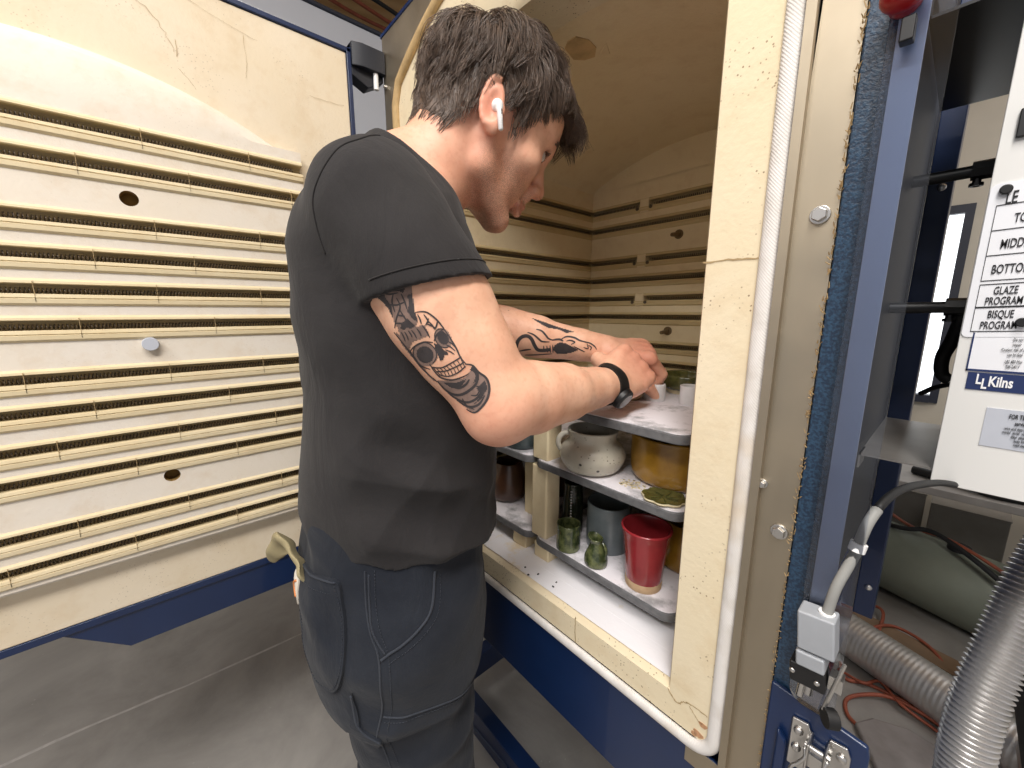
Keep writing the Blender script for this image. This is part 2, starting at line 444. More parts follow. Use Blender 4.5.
# front brick frame: ring between gasket and opening
simple('chip', lin(196, 150, 112), .9, 0, .3, 200)
def ring(outer, inner, y): return [[(x, y, z) for x, z in outer], [(x, y, z) for x, z in inner]]
GO = .006
GL, GR, GB = -.885, -.140, .764
NA = 36
outer, inner = [], []
def pair(o, i): outer.append(o); inner.append(i)
for t in range(9): pair((GL+(GR-GL)*t/8, GB), (XL+(XR-XL)*t/8, ZF-.004))
for t in range(1, 13): pair((GR, GB+(1.762-GB)*t/12), (XR, ZF+(ZS-ZF)*t/12))
for t in range(1, NA):
    xo = GR+(GL-GR)*t/NA; xi = XR+(XL-XR)*t/NA
    pair((xo, arc_out(xo)-.012), (xi, arc_in(xi)))
for t in range(12, -1, -1): pair((GL, GB+(1.762-GB)*t/12), (XL, ZF+(ZS-ZF)*t/12))
fr = MB(); cx = .006
rows = [[(x, .51, z) for x, z in outer], [(x, YF, z) for x, z in outer],
        [(x, YF, z) for x, z in [((o[0]*.06+i[0]*.94), (o[1]*.06+i[1]*.94)) for o, i in zip(outer, inner)]],
        [(x, YF+.006, z) for x, z in inner], [(x, .53, z) for x, z in inner]]
fr.sheet(rows); fr.build('brick_frame', 'brick', kiln, recalc=False, smooth=40)
# joints and chips in the front bricks
def crack(mb, pts, w=.0006, n=(0, -1, 0), jit=.002, sub=6, seed=1):
    """thin irregular ribbon lying on a surface"""
    rnd = random.Random(seed); N = Vector(n); P = smoothpts(pts, sub); out = []
    P = [p+Vector((rnd.uniform(-jit, jit)*(1-abs(N.x)), rnd.uniform(-jit, jit)*(1-abs(N.y)), rnd.uniform(-jit, jit)*(1-abs(N.z)))) for p in P]
    a, b = [], []
    for i, p in enumerate(P):
        t = (P[min(i+1, len(P)-1)]-P[max(i-1, 0)]).normalized(); s_ = t.cross(N).normalized()*w*rnd.uniform(.5, 1.3)
        a.append(tuple(p+s_+N*.0004)); b.append(tuple(p-s_+N*.0004))
    mb.sheet([a, b])
yj = YF-.0002
jt = MB(); crack(jt, [(-.195, yj, 1.352), (-.165, yj, 1.353), (-.142, yj, 1.352)], .0008, jit=.0006); jt.build('brick_joint', 'joint_line', kiln, recalc=False)
jt = MB(); crack(jt, [(-.352, YF, .812), (-.352, yj, .79), (-.351, yj, .766)], .0008, jit=.0006, seed=3); jt.build('brick_joint', 'joint_line', kiln, recalc=False)
jt = MB(); crack(jt, [(-.195, yj, .806), (-.185, yj, .797), (-.178, yj, .796), (-.172, yj, .803), (-.165, yj, .806), (-.143, yj, .806)], .0008, jit=.001, seed=5); jt.build('brick_joint', 'joint_line', kiln, recalc=False)
jt = MB(); crack(jt, [(-.165, yj, .803), (-.158, yj, .795), (-.148, yj, .789)], .0005, jit=.001, seed=6); jt.build('brick_joint', 'joint_line', kiln, recalc=False)
for k, (x, z, r) in enumerate(((-.147, .789, .005), (-.152, .772, .006), (-.157, .768, .0035))):
    pts = [(x+r*math.cos(a)*(1+.25*math.sin(3*a+k)), z+.8*r*math.sin(a)*(1+.2*math.cos(2*a+k))) for a in [2*PI*i/16 for i in range(16)]]
    MB().prism(pts, 'y', YF-.0006, YF+.001).build('brick_chip', 'chip', kiln)
rnd = random.Random(9)
for x, y in ((-.497, .474), (-.466, .478), (-.428, .487), (-.424, .474), (-.477, .463)):
    tag(MB().sphere((x, y, ZF+.001), .0022, 8, 5, (rnd.uniform(.6, 1.4), rnd.uniform(.6, 1.4), .6)).build('clay_crumb', 'dark_clutter'), 'tiny dark crumb of fired clay lying on the cream kiln sill', 'crumb', 'crumbs on the sill')
# rope gasket around the opening
def rpath(l, r, b, rc, arch):
    pts = [(l+.02, b), ]
    pts += [(l+.02+(r-rc-l-.02)*t/12, b) for t in range(1, 13)]
    pts += [(r-rc+rc*math.sin(a), b+rc-rc*math.cos(a)) for a in [PI/2*k/8 for k in range(1, 9)]]
    pts += [(r, b+rc+(1.745-b-rc)*t/14) for t in range(1, 15)]
    ax = [r+(l-r)*t/40 for t in range(1, 40)]
    pts += [(x, arch(x)) for x in ax]
    return pts, [(l, 1.745-(1.745-b)*t/14) for t in range(0, 15)]
pa, pb = rpath(-.8915, -.1325, .753, .03, lambda x: arc_out(x)-.004)
g = MB(); g.tube([(x, YF-.001, z) for x, z in pa[:36]], .0085, 12, flat=.65, up=(0, -1, 0)); g.build('rope_gasket', 'gasket_white', kiln, recalc=False, smooth=180)
g = MB(); g.tube([(x, YF-.003, z) for x, z in pa[35:]+pb], .0095, 12, flat=.9, up=(0, -1, 0)); o = g.build('rope_gasket', 'gasket_tan', kiln, recalc=False, smooth=180); o['label'] = 'tan scorched length of rope gasket'
# stainless face plate: strips at both sides, spandrels over the arch
MX0, MX1, MTOP = -.948, -.0835, 1.902
st = MB()
st.sheet([[(x, YF-.001, .60) for x in (-.123, MX1)], [(x, YF-.001, MTOP) for x in (-.123, MX1)]])
st.sheet([[(x, YF-.001, .745) for x in (MX0, -.899)], [(x, YF-.001, MTOP) for x in (MX0, -.899)]])
xs = [-.899+(-.123+.899)*t/40 for t in range(41)]
st.sheet([[(x, YF-.001, min(arc_out(x), MTOP-.002)) for x in xs], [(x, YF-.001, MTOP) for x in xs]])
st.sheet([[(-.165, YF-.0008, .72), (-.123, YF-.0008, .72)], [(-.165, YF-.0008, .75), (-.123, YF-.0008, .75)]])
# a folded return along the gasket
st.box((-.1235, YF-.009, .70), (-.1155, YF-.001, 1.76))
st.build('face_plate', 'stainless', kiln, smooth=20)
for x, z in ((-.096, 1.384), (-.095, 1.079), (-.1135, .70), (-.1145, 1.125), (-.937, 1.80), (-.935, 1.70)):
    b = MB(); r = .0065 if x > -.1 else .004
    b.cyl((x, YF, z), (x, YF-.003, z), r*1.25, r*1.2, 20)
    b.cyl((x, YF-.003, z), (x, YF-.0075, z), r, r*.9, 6); b.build('bolt', 'chrome', kiln, bevel=.0006)
# blue casing
cs = MB()
cs.box((-.953, YF+.002, .595), (-.90, 1.2, .62))
cs.box((-.953, YF+.001, .595), (-.9485, 1.2, 1.908)); cs.box((MX1+.0005, YF+.004, .595), (MX1+.005, 1.2, 1.908))
cs.box((-.953, YF-.003, 1.9025), (MX1+.005, 1.2, 1.9085)); cs.box((-.95, 1.195, .595), (MX1, 1.2, 1.908))
cs.box((-.95, YF+.05, .595), (MX1, 1.195, .60))
cs.build('casing', 'blue_gloss', kiln)
MB().box((-.95, YF+.0005, .595), (-.123, YF+.006, .7485)).build('lower_panel', 'blue_paint', kiln, bevel=.002)
MB().box((-.122, YF-.0005, .595), (MX1, YF+.004, .601)).build('panel_edge', 'blue_paint', kiln)
MB().box((MX1+.001, YF-.004, .60), (-.0615, YF+.004, 1.908)).build('side_flange', 'blue_textured', kiln, bevel=.0015)
# frayed insulation between face plate and flange
fy = MB(); rnd = random.Random(2)
for k in range(520):
    z = .62+1.28*rnd.random()**1.0; x = MX1+rnd.gauss(0, .0009); L = rnd.uniform(.0015, .006)
    a = rnd.uniform(-1.2, 1.2)
    fy.cyl((x, YF-.0035, z), (x+L*.5*math.sin(a), YF-.005-rnd.random()*.002, z+L*math.cos(a)), .0006, .0003, 4, False)
fy.build('frayed_insulation', 'gasket_tan', kiln, recalc=False)
# stand under the kiln
sd = MB()
for x in (-.93, -.12):
    for y in (.56, 1.14): sd.box((x-.02, y-.02, 0.0), (x+.02, y+.02, .595))
sd.box((-.95, .54, .10), (-.10, .58, .18)); sd.box((-.95, 1.12, .10), (-.10, 1.16, .18))
sd.box((-.95, .54, .10), (-.91, 1.16, .18)); sd.box((-.14, .54, .10), (-.10, 1.16, .18))
sd.box((-.95, .50, .50), (-.91, 1.16, .595)); sd.box((-.15, .50, .50), (-.09, 1.16, .595))
sd.build('stand', 'blue_paint', kiln, bevel=.003)
# rear upright seen beside the control box
MB().box((-.069, .985, .70), (-.039, 1.03, 1.908)).box((-.0835, 1.0, .70), (-.06, 1.03, 1.908)).build('rear_upright', 'blue_paint', kiln, bevel=.002)
for z in (.765, 1.50): MB().sphere((-.052, .984, z), .006, 12, 8, (1, .5, 1)).build('bolt', 'chrome', kiln)
MB().box((-.079, .47, .93), (-.071, .98, 1.90)).build('side_cover', 'navy_dark', kiln, bevel=.003)

MB().box((-.0835, .962, .95), (-.069, .984, 1.905)).build('back_shield', 'navy_dark', kiln, bevel=.002)
MB().box((-.0622, .4425, .99), (-.0455, .4445, 1.906)).build('reflection_strip', 'reflection_blue', kiln, bevel=.0006)  # strip added behind the guard, its pale colour stands in for a bright reflection
# ---------------- clear guard in front of the side, rounded lower corner
gx0, gx1, gz0, gz1 = -.0665, -.0305, .913, 1.908
rc = .014
poly = [(gx0+rc-rc*math.sin(a), gz0+rc-rc*math.cos(a)) for a in [PI/2*k/8 for k in range(9)]]+[(gx0, gz1), (gx1, gz1), (gx1, gz0)]
MB().prism(poly, 'y', .436, .439).build('clear_guard', 'clear_acrylic', kiln)
# lower latch plate
lp = MB(); lp.prism([(MX1+.001, .60), (MX1+.001, .915), (-.066, .913), (-.004, .905), (-.002, .895), (-.002, .60)], 'y', .440, .446)
lp.build('latch_plate', 'blue_paint', kiln, bevel=.002)
MB().prism([(-.073, .60), (-.071, .872), (-.062, .862), (-.058, .60)], 'y', .432, .440).build('latch_housing', 'blue_paint', kiln, bevel=.003)
for s_, x in ((1, -.052), (-1, -.022)):
    lt = MB()
    w = .017
    lt.prism([(x-.5*w, .838), (x-.5*w, .893), (x+.3*w, .895), (x+.5*w, .886), (x+.5*w, .838)], 'y', .436, .4395)
    lt.box((x+s_*.5*w-.0012, .420, .838), (x+s_*.5*w+.0012, .4395, .888))
    o = lt.build('latch', 'chrome', kiln, bevel=.0012)
    for z in (.882, .862): MB().sphere((x-s_*.002, .435, z), .0042, 14, 8, (1, .55, 1)).build('latch_rivet', 'chrome', o)
    wl = MB(); wl.tube(smoothpts([(x+s_*.006, .424, .880), (x+s_*.0075, .421, .872), (x+s_*.003, .419, .862), (x-s_*.002, .417, .850), (x-s_*.003, .416, .80)], 6), .0017, 8)
    wl.build('wire_loop', 'chrome', o, smooth=180)
MB().cyl((-.047, .432, .876), (-.027, .432, .876), .0032).box((-.043, .430, .855), (-.031, .4385, .870)).build('latch_bar', 'chrome', kiln)
# limit switch behind the guard
ls = MB(); X = -.049; Y = .425
R_ = Matrix.Rotation(math.radians(-6), 3, 'Y')
ls.box((X-.015, Y-.012, .990), (X+.013, Y+.010, 1.028), R_); ls.box((X-.013, Y-.013, .973), (X+.009, Y+.010, .988), R_)
sw = ls.build('limit_switch', 'switch_gray', kiln, bevel=.002)
MB().box((X-.0165, Y-.010, .952), (X+.011, Y+.009, .972), R_).build('switch_base', 'black_plastic', sw, bevel=.0015)
s2 = MB()
for dx in (-.012, .007): s2.sphere((X+dx-.002, Y-.0105, .962), .0026, 10, 6, (1, .6, 1))
s2.cyl((X-.006, Y-.002, .953), (X-.007, Y-.004, .935), .003); s2.cyl((X-.001, Y+.0, .952), (X-.0015, Y-.002, .940), .004)
s2.box((X+.012, Y-.004, .958), (X+.022, Y+.008, .972)); s2.build('switch_screw', 'chrome', sw)
MB().tube([(X+.021, Y-.004, .990), (X+.016, Y-.006, .960), (X+.012, Y-.008, .938)], .0016, 8).build('switch_lever', 'chrome', sw)
MB().cyl((X+.014, Y-.012, .934), (X+.022, Y-.006, .934), .0085, seg=22).build('lever_roller', 'black_rubber', sw, bevel=.001)
# conduit from switch to control box
cd = MB(); cp = smoothpts([(X+.003, Y, 1.026), (X+.006, Y+.004, 1.055), (-.036, .44, 1.085), (-.030, .452, 1.12), (-.018, .50, 1.135), (.004, .60, 1.12), (.02, .66, 1.105)], 8)
cd.tube(cp[:27], .0042, 12); cd.build('conduit', 'conduit_gray', kiln, smooth=180)
MB().tube(cp[26:], .0036, 12).build('conduit', 'black_rubber', kiln, smooth=180)['label'] = 'black cable end of the conduit'
p = cp[18]; d = (cp[20]-cp[17]).normalized(); MB().cyl(p-d*.004, p+d*.004, .0062, seg=18).build('conduit_fitting', 'white_plastic', kiln)
p = cp[0]; MB().cyl(p-Vector((0, 0, .003)), p+Vector((0, 0, .004)), .0062, seg=18).build('conduit_fitting', 'white_plastic', kiln)
# red pilot lamp at the top of the guard
pl = MB(); pl.sphere((-.0590, .425, 1.523), .0135, 20, 12, (1, 1, .8)); pl.cyl((-.0590, .425, 1.523), (-.0590, .438, 1.523), .010); pl.build('pilot_lamp', 'red_plastic', kiln, smooth=60)
MB().box((-.0585, .426, 1.492), (-.0505, .436, 1.508)).build('lamp_bracket', 'black_plastic', kiln, bevel=.001)

# ---------------- control box on two brackets
MB().box((-.066, .66, 1.117), (0, .93, 1.119)).box((-.066, .66, 1.100), (-.064, .70, 1.119)).build('lower_bracket', 'tray_gray', kiln)
MB().box((-.066, .64, 1.60), (0.0, .93, 1.603)).box((-.066, .64, 1.60), (-.064, .93, 1.63)).build('upper_bracket', 'black_plastic', kiln)
for z, y in ((1.475, .80), (1.305, .78)):
    q = MB(); q.cyl((-.08, y, z), (.01, y, z+.001), .0075, seg=16); q.cyl((-.018, y, z+.001), (.004, y, z+.001), .0115, seg=8)
    q.cyl((-.012, y, z), (-.012, y, z-.018), .004, seg=10); q.cyl((-.012, y, z-.014), (-.012, y, z-.018), .0065, seg=10)
    q.build('cable_fitting', 'black_plastic', kiln)
q = MB(); q.tube(smoothpts([(.0, .84, 1.30), (-.006, .84, 1.26), (-.012, .85, 1.235), (-.01, .86, 1.21), (0.0, .86, 1.20)], 6), .008, 10)
q.tube(smoothpts([(0, .9, 1.19), (-.015, .92, 1.18), (-.03, .94, 1.165)], 6), .004, 8); q.build('control_cable', 'black_rubber', kiln, smooth=180)
BX0, BX1, BY0, BY1, BZ0, BZ1 = 0.0, .30, .655, .90, 1.1035, 1.74
bx = MB().box((BX0+.001, BY0+.004, BZ0+.001), (BX1, BY1, BZ1)).build('control_box', 'panel_gray', kiln, bevel=.002)
MB().box((BX0, BY0, BZ0), (BX1, BY0+.0045, BZ1)).build('box_door', 'panel_white', bx, bevel=.001)
YP = BY0-.0006
def rrect(x0, z0, x1, z1, r):
    return [(cx+r*math.cos(a), cz+r*math.sin(a)) for cx, cz, a0 in ((x1-r, z1-r, 0), (x0+r, z1-r, PI/2), (x0+r, z0+r, PI), (x1-r, z0+r, 1.5*PI)) for a in [a0+PI/2*k/5 for k in range(6)]]
SX, SZ0, SZ1, SX1 = .001, 1.2731, 1.4274, .092
RZ = lambda z, x: z+.045*(x-.007)          # the sheet hangs a little crooked
MB().prism([(x, RZ(z, x)) for x, z in rrect(SX, SZ0, SX1, SZ1, .005)], 'y', YP-.0006, BY0+.001).build('notice_sheet', 'paper', bx)
ink = MB(); yi = YP-.0012
def frame(x0, z0, x1, z1, w=.0008):
    for a, b in (((x0, z0), (x1, z0+w)), ((x0, z1-w), (x1, z1)), ((x0, z0), (x0+w*.6, z1)), ((x1-w*.6, z0), (x1, z1))):
        ink.prism([(a[0], RZ(a[1], a[0])), (b[0], RZ(a[1], b[0])), (b[0], RZ(b[1], b[0])), (a[0], RZ(b[1], a[0]))], 'y', yi, yi+.0004)
for X0, X1 in ((.007, .0455), (.0455, .086)):
    zt = [1.4057, 1.3813, 1.3565, 1.3312]
    for a, b in zip(zt, zt[1:]): frame(X0, b, X1, a+.0008)
    zb = [1.3281, 1.3042, 1.2787]
    for a, b in zip(zb, zb[1:]): frame(X0, b, X1, a)
ink.build('notice_rule', 'ink', bx)
xd, zd = (1, 0, .045), (0, 0, 1); SQ = .47
tx = lambda n, s_, size, x, z, mt='ink', sx=SQ, **k: textmesh(n, s_, size, mt, bx, (x, yi-.0002, z), xd, zd, sx=sx, **k)
XM = .0263
tx('notice_text', 'LE', .0170, .0122, 1.4066, bold=.0002)
tx('notice_text', 'TOP', .0128, XM, 1.3882, align='CENTER', bold=.00012)
tx('notice_text', 'MIDDLE', .0128, XM-.0006, 1.3640, align='CENTER', bold=.00012)
tx('notice_text', 'BOTTOM', .0128, XM-.0010, 1.3392, align='CENTER', bold=.00012)
tx('notice_text', 'GLAZE', .0112, XM-.0010, 1.3180, align='CENTER', bold=.00012); tx('notice_text', 'PROGRAM', .0112, XM-.0010, 1.3075, align='CENTER', bold=.00012)
tx('notice_text', 'BISQUE', .0112, XM-.0010, 1.2938, align='CENTER', bold=.00012); tx('notice_text', 'PROGRAM', .0112, XM-.0010, 1.2825, align='CENTER', bold=.00012)
for x, z in ((.0112, 1.4205), (.0400, 1.2895)):
    MB().cyl((x, YP-.0055, z), (x, YP, z), .0046, seg=24).build('magnet', 'black_plastic', bx, bevel=.001)
# rating label with navy border
MB().box((.0095, YP-.0002, 1.2369), (.085, BY0+.001, 1.2781)).build('rating_label', 'paper', bx)
frl = MB()
for a, b in (((.0095, 1.2369), (.085, 1.2391)), ((.0095, 1.2369), (.0108, 1.2781)), ((.0837, 1.2369), (.085, 1.2781))):
    frl.box((a[0], YP-.0007, a[1]), (b[0], YP, b[1]))
frl.build('rating_border', 'label_navy', bx)
for i, s_ in enumerate(('Do not', 'impair', 'Caution: risk of shock', 'can be fatal', 'LBS 480 Max', '208-240 V')):
    tx('rating_text', s_, .0046, .0405, 1.2705-i*.0052-(.002 if i > 3 else 0), align='CENTER')
MB().box((.0118, YP-.0004, 1.2168), (.085, BY0+.001, 1.2356)).build('brand_plate', 'label_navy', bx)
lw = lambda s_, size, x, z, **k: textmesh('brand_lettering', s_, size, 'ink_white', bx, (x, YP-.0009, z), (1, 0, 0), zd, bold=.0004, sx=.56, **k)
lw('L', .0150, .0180, 1.2236); lw('L', .0150, .0222, 1.2190); lw('Kilns', .0150, .0270, 1.2220)
MB().box((.0300, YP-.0003, 1.1570), (.088, BY0+.001, 1.1990)).build('service_sticker', 'label_silver', bx)
tx('service_text', 'FOR TECHNICAL', .0068, .0580, 1.1905, align='CENTER', bold=.0001)
tx('service_text', 'service@', .0060, .0560, 1.1838, align='CENTER', bold=.0001)
for i, s_ in enumerate(('wire and data for this kiln type', 'model  serial  volts  amps  phase', 'date  phase  watts', 'keep lid shut', 'read manual')):
    tx('service_text', s_, .0046, .058, 1.1785-i*.0042, align='CENTER')
MB().box((.0100, YP-.004, 1.468), (.06, BY0+.001, 1.494)).build('box_handle', 'black_plastic', bx, bevel=.001)

# ------------------------------------------------------------------ door, swung open a quarter turn
DX = -.95; DH = .367; DE = -.50; DT = 1.845; DB = .764
door = MB().box((DX-.14, DE, DB), (DX, DH, DT)).build('door', 'door_face', kiln, bevel=.003)
PX = -.925
PLB = .868
def arc_pl(y): R = .60; yc = (.246-.42)/2; return 1.690-R+math.sqrt(max(0, R*R-(y-yc)**2))
PY0, PY1 = -.42, .252
DGH = .0145
rowsd = [1.5865, 1.532, 1.447, 1.393, 1.341, 1.2865, 1.2055, 1.1535, 1.0955, 1.0455, .959, .9065]
prd = profile(rowsd, PLB, 1.612, .0045, .016, DGH, .0140)
pg = MB()
ys = [PY0, PY1]
psheet(pg, prd, lambda y, d, z: (PX-d, y, z), ys)                       # grooved field
pg.sheet([[(DX-.002, PY1+.004, z) for d, z in prd], [(PX-max(d, 0), PY1, z) for d, z in prd]])
pg.sheet([[(DX-.002, PY0-.004, z) for d, z in prd], [(PX-max(d, 0), PY0, z) for d, z in prd]])
N = 40; yy = [PY0+(PY1-PY0)*t/N for t in range(N+1)]
pg.sheet([[(PX, y, 1.612) for y in yy], [(PX, y, max(1.6125, arc_pl(y)-.02)) for y in yy], [(PX-.006, y, max(1.613, arc_pl(y)-.006)) for y in yy], [(DX-.004, y, max(1.6135, arc_pl(y)+.012)) for y in yy]])
pg.sheet([[(PX, y, PLB) for y in ys], [(PX-.003, y, PLB-.004) for y in ys], [(DX-.002, y, PLB-.006) for y in ys]])
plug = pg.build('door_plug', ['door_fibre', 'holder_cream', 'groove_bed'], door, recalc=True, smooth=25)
for i, t in enumerate(rowsd):
    z = t-.0095
    MB().coil((PX-.0085, PY0+.02, z), (PX-.0085, PY1-.014, z), .0036, .0044, .0009, 8, 4).build('element_coil', 'element_wire', door, recalc=False)
# holder joints
rnd = random.Random(12)
for i, t in enumerate(rowsd):
    for k in range(5):
        y = PY1-.09-.155*k+(.07 if i % 2 else 0)+rnd.uniform(-.02, .02)
        if y < PY0+.02: continue
        MB().box((PX+.003, y-.0003, t-.0265), (PX+.0054, y+.0003, t+.004)).box((PX-.003, y-.0003, t-.0265), (PX+.0054, y+.0003, t-.02)).build('holder_joint', 'joint_line', door)
# spy holes, one with its plug in place

def hole(y, z, r=.0125):
    h = MB(); n = 24; cy = [(r*math.cos(2*PI*k/n), r*math.sin(2*PI*k/n)) for k in range(n)]
    h.sheet([[(PX+.0006, y+a*1.08, z+b*1.08) for a, b in cy+cy[:1]], [(PX+.0008, y+a, z+b) for a, b in cy+cy[:1]]])
    h.prism([(y+a*.98, z+b*.98) for a, b in cy], 'x', PX+.0002, PX+.0007)
    return h
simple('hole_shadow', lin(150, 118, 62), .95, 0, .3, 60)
for y, z in ((-.013, 1.481), (-.016, 1.004)):
    # cut the hole for real
    c_ = MB().cyl((PX-.03, y, z), (PX+.02, y, z), .0118, seg=28).build('cutter', 'hole_shadow')
    plug.data = plug.data
    bo = plug.modifiers.new('spy_hole', 'BOOLEAN'); bo.object = c_; bo.operation = 'DIFFERENCE'; bo.solver = 'FAST'
    dg = bpy.context.evaluated_depsgraph_get(); me = bpy.data.meshes.new_from_object(plug.evaluated_get(dg)); plug.modifiers.clear()
    me.set_sharp_from_angle(angle=math.radians(25))
    if len(me.polygons) > 60: plug.data = me
    bpy.data.objects.remove(c_)
    n = 28; ring_ = [(.0119*math.cos(2*PI*k/n), .0119*math.sin(2*PI*k/n)) for k in range(n)]
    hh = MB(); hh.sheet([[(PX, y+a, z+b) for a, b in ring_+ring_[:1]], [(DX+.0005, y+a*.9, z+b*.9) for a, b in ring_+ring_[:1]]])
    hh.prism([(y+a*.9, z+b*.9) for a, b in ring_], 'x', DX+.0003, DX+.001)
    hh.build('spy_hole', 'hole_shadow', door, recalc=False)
sp = MB(); sp.cyl((DX, -.016, 1.2455), (PX+.010, -.016, 1.2455), .0095, .0115, 28); sp.cyl((PX+.010, -.016, 1.2455), (PX+.0115, -.016, 1.2455), .0115, .0105, 28)
sp.build('spy_hole_plug', 'label_silver', door)
# blue steel edging and skirt
eg = MB(); e = .009
eg.box((DX-.145, DE, DT), (DX+.004, DH+e, DT+e)); eg.box((DX-.145, DH, DB-.01), (DX+.004, DH+e, DT+e)); eg.box((DX-.145, DE, DB-.014), (DX+.001, DH+e, DB))
eg.box((DX-.145, DE, DB-.01), (DX-.14, DH, DT))
eg.build('door_edging', 'blue_paint', door, bevel=.0015)
MB().prism([(-.195, .752), (-.113, .681), (DH+.005, .681), (DH+.005, .752)], 'x', DX-.03, DX-.004).build('door_skirt', 'blue_paint', door, bevel=.0015)
mt = MB()
for k in range(60): 
    y = -.02+.30*k/60; mt.box((DX+.0, y, DT+e), (DX+.003, y+.003, DT+e+.0012))
mt.build('edge_mesh', 'stainless_gray', door)
# cracks and scuffs in the door face
N1 = (1, 0, 0); fx = DX+.0008
ck = MB(); crack(ck, [(fx, -.05, 1.835), (fx, -.02, 1.80), (fx, .03, 1.795), (fx, .06, 1.765), (fx, .075, 1.735)], .0003, N1, .003, seed=21); ck.build('crack', 'joint_line', door, recalc=False)
ck = MB(); crack(ck, [(fx, .078, 1.755), (fx, .076, 1.728)], .0004, N1, .001, seed=22); ck.build('crack', 'joint_line', door, recalc=False)
ck = MB(); crack(ck, [(fx, .178, 1.80), (fx, .180, 1.76), (fx, .176, 1.73)], .0003, N1, .001, seed=23); ck.build('crack', 'joint_line', door, recalc=False)
ck = MB(); crack(ck, [(fx, .06, 1.835), (fx, .13, 1.815), (fx, .20, 1.80)], .0002, N1, .001, seed=24); ck.build('crack', 'joint_line', door, recalc=False)
ck = MB(); crack(ck, [(fx, .285, 1.735), (fx, .32, 1.735), (fx, .355, 1.737)], .0003, N1, .001, seed=25); ck.build('crack', 'joint_line', door, recalc=False)
ck = MB(); crack(ck, [(PX+.0005, .075, 1.70), (PX+.0005, .095, 1.675)], .0003, N1, .001, seed=26); ck.build('crack', 'joint_line', door, recalc=False)
# hinge between door corner and kiln front
hg = MB()
hg.prism([(DX-.05, DH+e), (DX+.008, DH+e), (DX+.016, DH+.030), (DX+.016, YF-.002), (DX-.05, YF-.002)], 'z', 1.822, 1.868)
hg.prism([(DH+e, 1.868), (DH+e, 1.806), (DH+.045, 1.790), (YF-.002, 1.812), (YF-.002, 1.868)], 'x', DX-.03, DX+.002)
hg.build('hinge', 'navy_dark', kiln, bevel=.002)
hp = MB(); hp.cyl((DX+.006, .428, 1.790), (DX+.006, .428, 1.83), .0055, seg=16); hp.build('hinge_pin', 'white_plastic', kiln)
# ------------------------------------------------------------------ kiln furniture and pots
ZL, ZM, ZU = .858, 1.021, 1.135
def shelf(x0, x1, z, label, y0=.51, y1=1.04, th=.0155, r=.022):
    root = empty('kiln_shelf', ((x0+x1)/2, (y0+y1)/2, z-th), label, 'shelf', 'kiln shelves')
    p = [(cx+r*math.cos(a), cy+r*math.sin(a)) for cx, cy, a0 in ((x1-r, y1-r, 0), (x0+r, y1-r, PI/2), (x0+r, y0+r, PI), (x1-r, y0+r, 1.5*PI)) for a in [a0+PI/2*k/6 for k in range(7)]]
    MB().prism(p, 'z', z-th, z-.0014).build('slab', 'shelf_edge', root, bevel=.002)
    q = [((x0+x1)/2+(a-(x0+x1)/2)*.985, (y0+y1)/2+(b-(y0+y1)/2)*.992) for a, b in p]
    MB().prism(q, 'z', z-.0016, z).build('kiln_wash', 'shelf_wash', root, bevel=.0006)
    return root
shelf(-.516, -.222, ZL, 'lowest grey kiln shelf carrying the red tumbler')
shelf(-.815, -.523, ZL, 'lowest grey kiln shelf on the left, half hidden behind the man')
shelf(-.516, -.222, ZM, 'middle grey kiln shelf carrying the speckled pot and mustard bowl')
shelf(-.815, -.523, ZM, 'middle grey kiln shelf on the left, seen under the elbow')
shelf(-.516, -.222, ZU, 'topmost whitened kiln shelf under the hands')
def post(x, y, z0, z1, label, s=.040):
    c = .0022; h = s/2
    p = [(x-h+c, y-h), (x+h-c, y-h), (x+h, y-h+c), (x+h, y+h-c), (x+h-c, y+h), (x-h+c, y+h), (x-h, y+h-c), (x-h, y-h+c)]
    tag(MB().prism(p, 'z', z0, z1-.0155).build('kiln_post', 'brick_inside', bevel=.0015), label, 'post', 'kiln posts')
g_ = 'kiln posts'
post(-.505, .537, ZL, ZM, 'tall cream kiln post between lowest and middle shelf, beside green cup')
post(-.503, .537, ZM, ZU, 'cream kiln post between middle and topmost shelf, beside speckled pot')
post(-.497, .537, ZF, ZL, 'short cream kiln post under the lowest shelf by the sill')
post(-.577, .585, ZL, ZM, 'cream kiln post on the left lowest shelf, behind the tall front post')
post(-.562, .537, ZF, ZL, 'short cream kiln post under the left lowest shelf')
# unseen-from-here rear posts that carry the shelves
for x in (-.24, -.78):
    for z0, z1 in ((ZF, ZL), (ZL, ZM)): post(x, .985, z0, z1, 'cream kiln post at the back of the chamber')
post(-.24, .985, ZM, ZU, 'cream kiln post at the back of the chamber')

def glaze(key, c1, c2, rough=.2, sc=18, lo=.35, hi=.65, coat=.4, bump=0):
    t = NT(key); t.color(t.mix(t.ramp(t.noise(sc, 6, .6), lo, hi), c1, c2)); t.set(Roughness=rough, Coat_Weight=coat, Coat_Roughness=.08)
    if bump: t.bump(t.noise(sc*2, 3), bump, .002)
    M[key] = t.m
glaze('red_glaze', lin(156, 46, 52), lin(128, 34, 40), .22, 14)
glaze('raw_clay', lin(196, 166, 132), lin(178, 148, 114), .85, 60, coat=0)
glaze('mustard_glaze', lin(164, 122, 38), lin(132, 94, 26), .3, 22)
glaze('moss_glaze', lin(48, 58, 34), lin(98, 104, 66), .22, 70, .42, .62)
glaze('dark_moss_glaze', lin(24, 27, 20), lin(44, 48, 34), .2, 70)
glaze('bluegray_glaze', lin(112, 120, 122), lin(92, 100, 104), .28, 16)
glaze('slate_glaze', lin(92, 104, 106), lin(66, 78, 80), .3, 30)
glaze('white_bisque', lin(226, 224, 224), lin(206, 204, 204), .6, 24, coat=0)
glaze('leaf_glaze', lin(62, 64, 32), lin(96, 94, 52), .25, 60)
